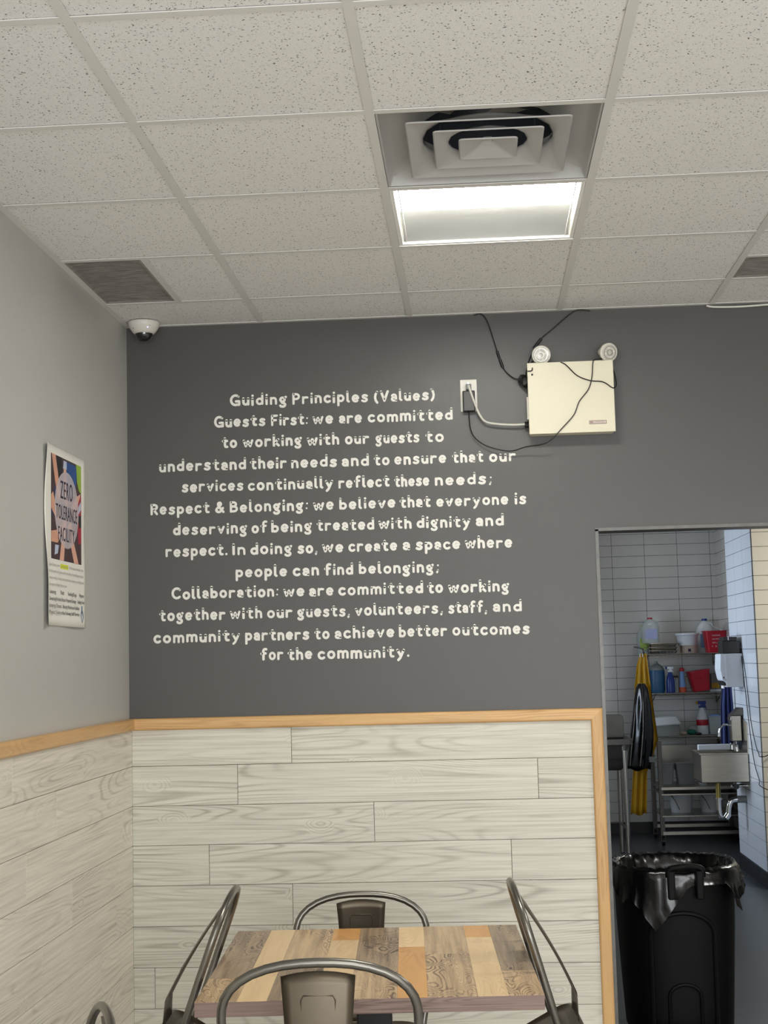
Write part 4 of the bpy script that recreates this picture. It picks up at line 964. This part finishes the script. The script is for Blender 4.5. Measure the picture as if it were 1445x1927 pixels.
hang('blue_apron', 'dark blue cloth hanging beyond the towel dispenser', 'apron', [(1.42, 3.235, 3.285), (1.2, 3.205, 3.296), (1.0, 3.198, 3.298), (.80, 3.19, 3.30)], 5.19, .012, 3, 'blue_cloth')
tag(obj('coat_hook', G().tube([(3.315, 5.19, 1.45), (3.262, 5.19, 1.44), (3.258, 5.19, 1.41)], .005, 8), 'steel_dk'), 'small hook above the dark blue cloth', 'hook')

# --- grey prep sink at the left
t = thing('prep_sink', 'dull steel prep sink on pipe legs at the kitchen left', 'sink', (2.335, 5.85, 0))
g = G().loft([[(x * 1.0, y * 1.2, z) for x, y, z in sq(.25, .905, .02)], [(x, y * 1.2, z) for x, y, z in sq(.25, .945, .03)], [(x, y * 1.2, z) for x, y, z in sq(.235, .945, .03)], [(x, y * 1.2, z) for x, y, z in sq(.2, .80, .04)]])
obj('rim', g, 'steel_dk', t, smooth=True)
P = [(-.25, .93), (.235, .93)] + [(.235 - .03 + .03 * math.cos(a), 1.085 + .03 * math.sin(a)) for a in [k * PI / 8 for k in range(5)]] + [(-.25, 1.115)]
obj('backsplash', G().prism(P, .23, .27, 'xz'), 'steel_dk', t, bevel=.004)
obj('bowl', G().loft([sq(.17, .70, .05), sq(.2, .74, .05), sq(.21, .90, .05)]), 'steel_dk', t, smooth=True)
for x in (-.2, .185):
    for y in (-.26, .24):
        lg_ = obj('leg', G().tube([(x, y, .02), (x, y, .905)], .018, 12), 'steel', t, smooth=True)
        obj('leg_socket', G().tube([(x, y, .86), (x, y, .905)], .026, 12), 'steel_dk', lg_, smooth=True)
        obj('foot', G().tube([(x, y, 0), (x, y, .05)], .013, 10), 'steel_dk', lg_)
obj('brace', G().tube([(-.2, .24, .25), (.185, .24, .25)], .010, 8).tube([(.185, -.26, .25), (.185, .24, .25)], .010, 8), 'steel_dk', t)

# --- hand sink on the side wall
t = thing('hand_sink', 'stainless wall-hung hand sink with high side splash', 'sink', (3.31, 4.95, .67))
SX0 = -.335
obj('basin', G().box(SX0, 0, -.20, -.195, .0, .20).box(SX0, 0, .17, .175, .0, .20).box(SX0, SX0 + .006, -.195, .17, 0, .20).box(-.006, 0, -.195, .17, 0, .2).box(SX0, 0, -.2, .175, 0, .008), 'steel', t, bevel=.002)
obj('rim', G().box(SX0 - .006, 0, -.207, -.195, .198, .212).box(SX0 - .006, 0, .17, .182, .198, .212).box(SX0 - .012, SX0, -.207, .182, .198, .212), 'steel', t, bevel=.003)
obj('splash_back', G().prism([(-.22, .2), (.18, .2), (.18, .46), (.02, .46), (-.22, .42)], -.006, .004, 'yz'), 'steel', t)
fc = obj('faucet', G().tube(smooth_pts([(-.055, .0, .21), (-.055, .0, .32), (-.075, 0, .385), (-.12, 0, .40), (-.155, 0, .375), (-.165, 0, .335)], 6), .008, 10), 'chrome', t, smooth=True)
obj('spout_tip', G().tube([(-.165, 0, .345), (-.166, 0, .315)], .011, 10), 'chrome', fc, smooth=True)
for y_ in (-.10, .10): obj('faucet_handle', G().lathe([(.018, .205), (.02, .215), (.013, .24), (.016, .262), (.001, .264)], (-.06, y_, 0), 12), 'chrome', t, smooth=True)
dp = obj('drain_pipe', G().tube([(-.195, -.02, 0), (-.195, -.02, -.13)], .018, 14), 'brass', t, smooth=True)
pt = obj('trap', G().tube(smooth_pts([(-.195, -.02, -.12), (-.195, -.02, -.22), (-.175, -.02, -.262), (-.135, -.02, -.25), (-.125, -.02, -.19), (-.10, -.02, -.14), (-.03, -.02, -.135)], 6), .019, 14), 'chrome', t, smooth=True)
obj('slip_nut', G().tube([(-.195, -.02, -.135), (-.195, -.02, -.12)], .028, 12).tube([(-.15, -.02, -.262), (-.13, -.02, -.235)], .026, 12), 'chrome', pt, smooth=True)
obj('wall_flange', G().tube([(-.06, -.02, -.135), (0.003, -.02, -.135)], .026, 14), 'grey_b', pt, smooth=True)
vl = obj('shutoff_valve', G().tube([(-.09, .05, -.045), (0.003, .05, -.045)], .014, 10).tube([(-.06, .05, -.045), (-.06, .05, 0)], .008, 8), 'chrome', t, smooth=True)
obj('valve_knob', G().tube([(-.06, -.01, -.045), (-.06, .02, -.045)], .02, 10), 'black_plastic', vl)
tag(obj('soap_tray', G().box(3.0, 3.235, 5.02, 5.06, .884, .926), 'white_b', bevel=.006), 'pale board laid across the back of the hand sink', 'board')
t = thing('soap_dispenser', 'stainless box soap dispenser above the hand sink', 'dispenser', (3.30, 4.93, .953))
obj('body', G().box(-.075, -.002, -.045, .06, .0, .185), 'steel', t, bevel=.005); obj('lid', G().prism([(-.08, .185), (.012, .185), (.012, .24), (-.015, .24)], -.05, .065, 'xz'), 'steel_dk', t, bevel=.003)
obj('push_bar', G().box(-.082, -.074, -.05, .065, .150, .175), 'chrome', t, bevel=.003); obj('spout', G().tube([(-.05, 0, 0), (-.05, 0, -.03)], .006, 8), 'chrome', t)
# --- paper towel dispenser and the black box on it
t = thing('towel_dispenser', 'white wall-mounted paper towel dispenser', 'dispenser', (3.312, 4.90, 1.345))
obj('housing', G().prism([(0, 0), (-.125, 0), (-.125, .03), (-.15, .05), (-.16, .13), (-.155, .24), (0, .24)], -.11, .11, 'xz'), 'white_b', t, bevel=.006)
obj('front_cover', G().prism([(-.152, .055), (-.165, .13), (-.158, .237), (-.12, .237), (-.12, .055)], -.115, .115, 'xz'), 'white_b', t, bevel=.006)
obj('outlet_slot', G().box(-.145, -.118, -.105, .105, .012, .05), 'black_plastic', t)
obj('lock', G().tube([(-.14, -.116, .07), (-.14, -.118, .07)], .006, 8), 'black_plastic', t)
obj('paper_tab', G().box(-.135, -.128, -.05, .05, -.01, .012), 'paper', t)
t = thing('black_crate', 'small black box standing on the towel dispenser', 'box', (3.235, 4.90, 1.586))
obj('body', G().box(-.06, .066, -.1, .1, 0, .09).box(-.048, .045, -.1, .1, .09, .12), 'black_plastic', t, bevel=.004)
obj('clip', G().box(-.02, -.012, -.104, -.1, .095, .125), 'white_b', t)
cable('thin dark cable hanging down the tiled kitchen corner', [(3.305, 4.80, 1.66), (3.306, 4.70, 1.5), (3.306, 4.62, 1.3), (3.306, 4.55, 1.1), (3.306, 4.42, .95), (3.306, 4.33, .90), (3.30, 4.262, .885), (3.36, 4.25, .90), (3.45, 4.262, 1.0), (3.5, 4.266, 1.1)], r=.003)
cable('second thin dark cable drooping round the tiled kitchen corner', [(3.305, 4.81, 1.62), (3.306, 4.72, 1.35), (3.306, 4.6, 1.0), (3.306, 4.5, .82), (3.306, 4.36, .72), (3.29, 4.26, .69), (3.37, 4.25, .655), (3.5, 4.262, .65)], r=.003)

# --- wheeled rubbish bin
bx_, by_ = 2.212, .60
t = thing('trash_can', 'large black wheeled trash can with arched front panel', 'trash can', (bx_, by_, 0))
RB = .262
obj('body', G().lathe([(.001, .02), (.205, .02), (.222, .05), (.226, .12), (.244, .45), (.252, .66), (.262, .665), (.262, .70), (.252, .702), (.240, .66), (.23, .4), (.21, .06), (.001, .055)], n=48, pw=2.6), 'bin', t, smooth=True)
def on_body(x, z, off=0):
    r = .226 + (.252 - .226) * (z - .12) / .54; q = max(1e-4, r ** 2.6 - abs(x) ** 2.6) ** (1 / 2.6); return (x, -q - off, z)
P = [on_body(-.13, z, .004) for z in (.06, .2, .35, .45)] + [on_body(.13 * math.cos(a) * -1, .45 + .09 * math.sin(a), .004) for a in [k * PI / 10 for k in range(1, 10)]] + [on_body(.13, z, .004) for z in (.45, .35, .2, .06)]
obj('arched_rib', G().tube(P, (.010, .010), 8), 'bin', t, smooth=True)
P = [on_body(-.065, z, .003) for z in (.05, .14, .2)] + [on_body(-.065 * math.cos(a), .2 + .05 * math.sin(a), .003) for a in [k * PI / 8 for k in range(1, 8)]] + [on_body(.065, z, .003) for z in (.2, .14, .05)]
obj('lower_rib', G().tube(P, (.008, .008), 8), 'bin', t, smooth=True)
for x_ in (-.06, .055): obj('handle_bracket', G().box(x_, x_ + .03, -.30, -.255, .60, .715), 'bin', t, bevel=.006)
obj('handle', G().tube(smooth_pts([(-.055, -.285, .69), (-.05, -.29, .722), (.0, -.30, .732), (.04, -.29, .732), (.08, -.285, .722), (.082, -.285, .69)], 4), .013, 10), 'bin', t, smooth=True)
for sx in (-1, 1): obj('wheel', G().tube([(sx * .17 - .02, .2, .075), (sx * .17 + .02, .2, .075)], .075, 20), 'black_plastic', t, smooth=True)
# liner draped over the rim
rb = random.Random(12); n = 96; rings = []
fl = []
for k in range(n):
    a = 2 * PI * k / n; d = .045
    for ac, wd, dep in ((-112, 30, .20), (-140, 18, .10), (-38, 15, .14), (-25, 12, .09)):
        da = ((math.degrees(a) - ac + 180) % 360) - 180; d = max(d, dep * max(0, 1 - abs(da) / wd) + .03)
    fl.append(d)
def se(a, r): q = (abs(math.cos(a)) ** 2.6 + abs(math.sin(a)) ** 2.6) ** (-1 / 2.6); return r * q * math.cos(a), r * q * math.sin(a)
prof = [('in', .222, .56), ('in', .230, .66), ('in', .240, .712), ('top', .256, .722), ('out', .270, .70), ('out', .270, 0), ('out', .270, .35), ('out', .272, .7), ('out', .278, 1.0)]
for i, (kd, r, z) in enumerate(prof):
    ring = []
    for k in range(n):
        a = 2 * PI * k / n; cr = .004 * math.sin(k * 2.7 + i) + rb.uniform(-.003, .003)
        if kd == 'out' and i > 4: zz = .70 - fl[k] * (z if z else .12); rr_ = r + .006 * abs(math.sin(k * 1.3)) * (i - 3) * .5 + cr * .8
        elif kd == 'out': zz = z; rr_ = r + abs(cr)
        else: zz = z + cr; rr_ = r - (abs(cr) * 2 if kd == 'in' else 0)
        x, y = se(a, rr_); ring.append((x, y, zz))
    rings.append(ring)
ln = obj('bin_liner', G().loft(rings, caps=False), 'bag', None, smooth=False, fix=False); ln.location = (bx_, by_, 0)
for p in ln.data.polygons: p.use_smooth = True
tag(ln, 'shiny black liner bag folded over the trash can rim', 'bag')
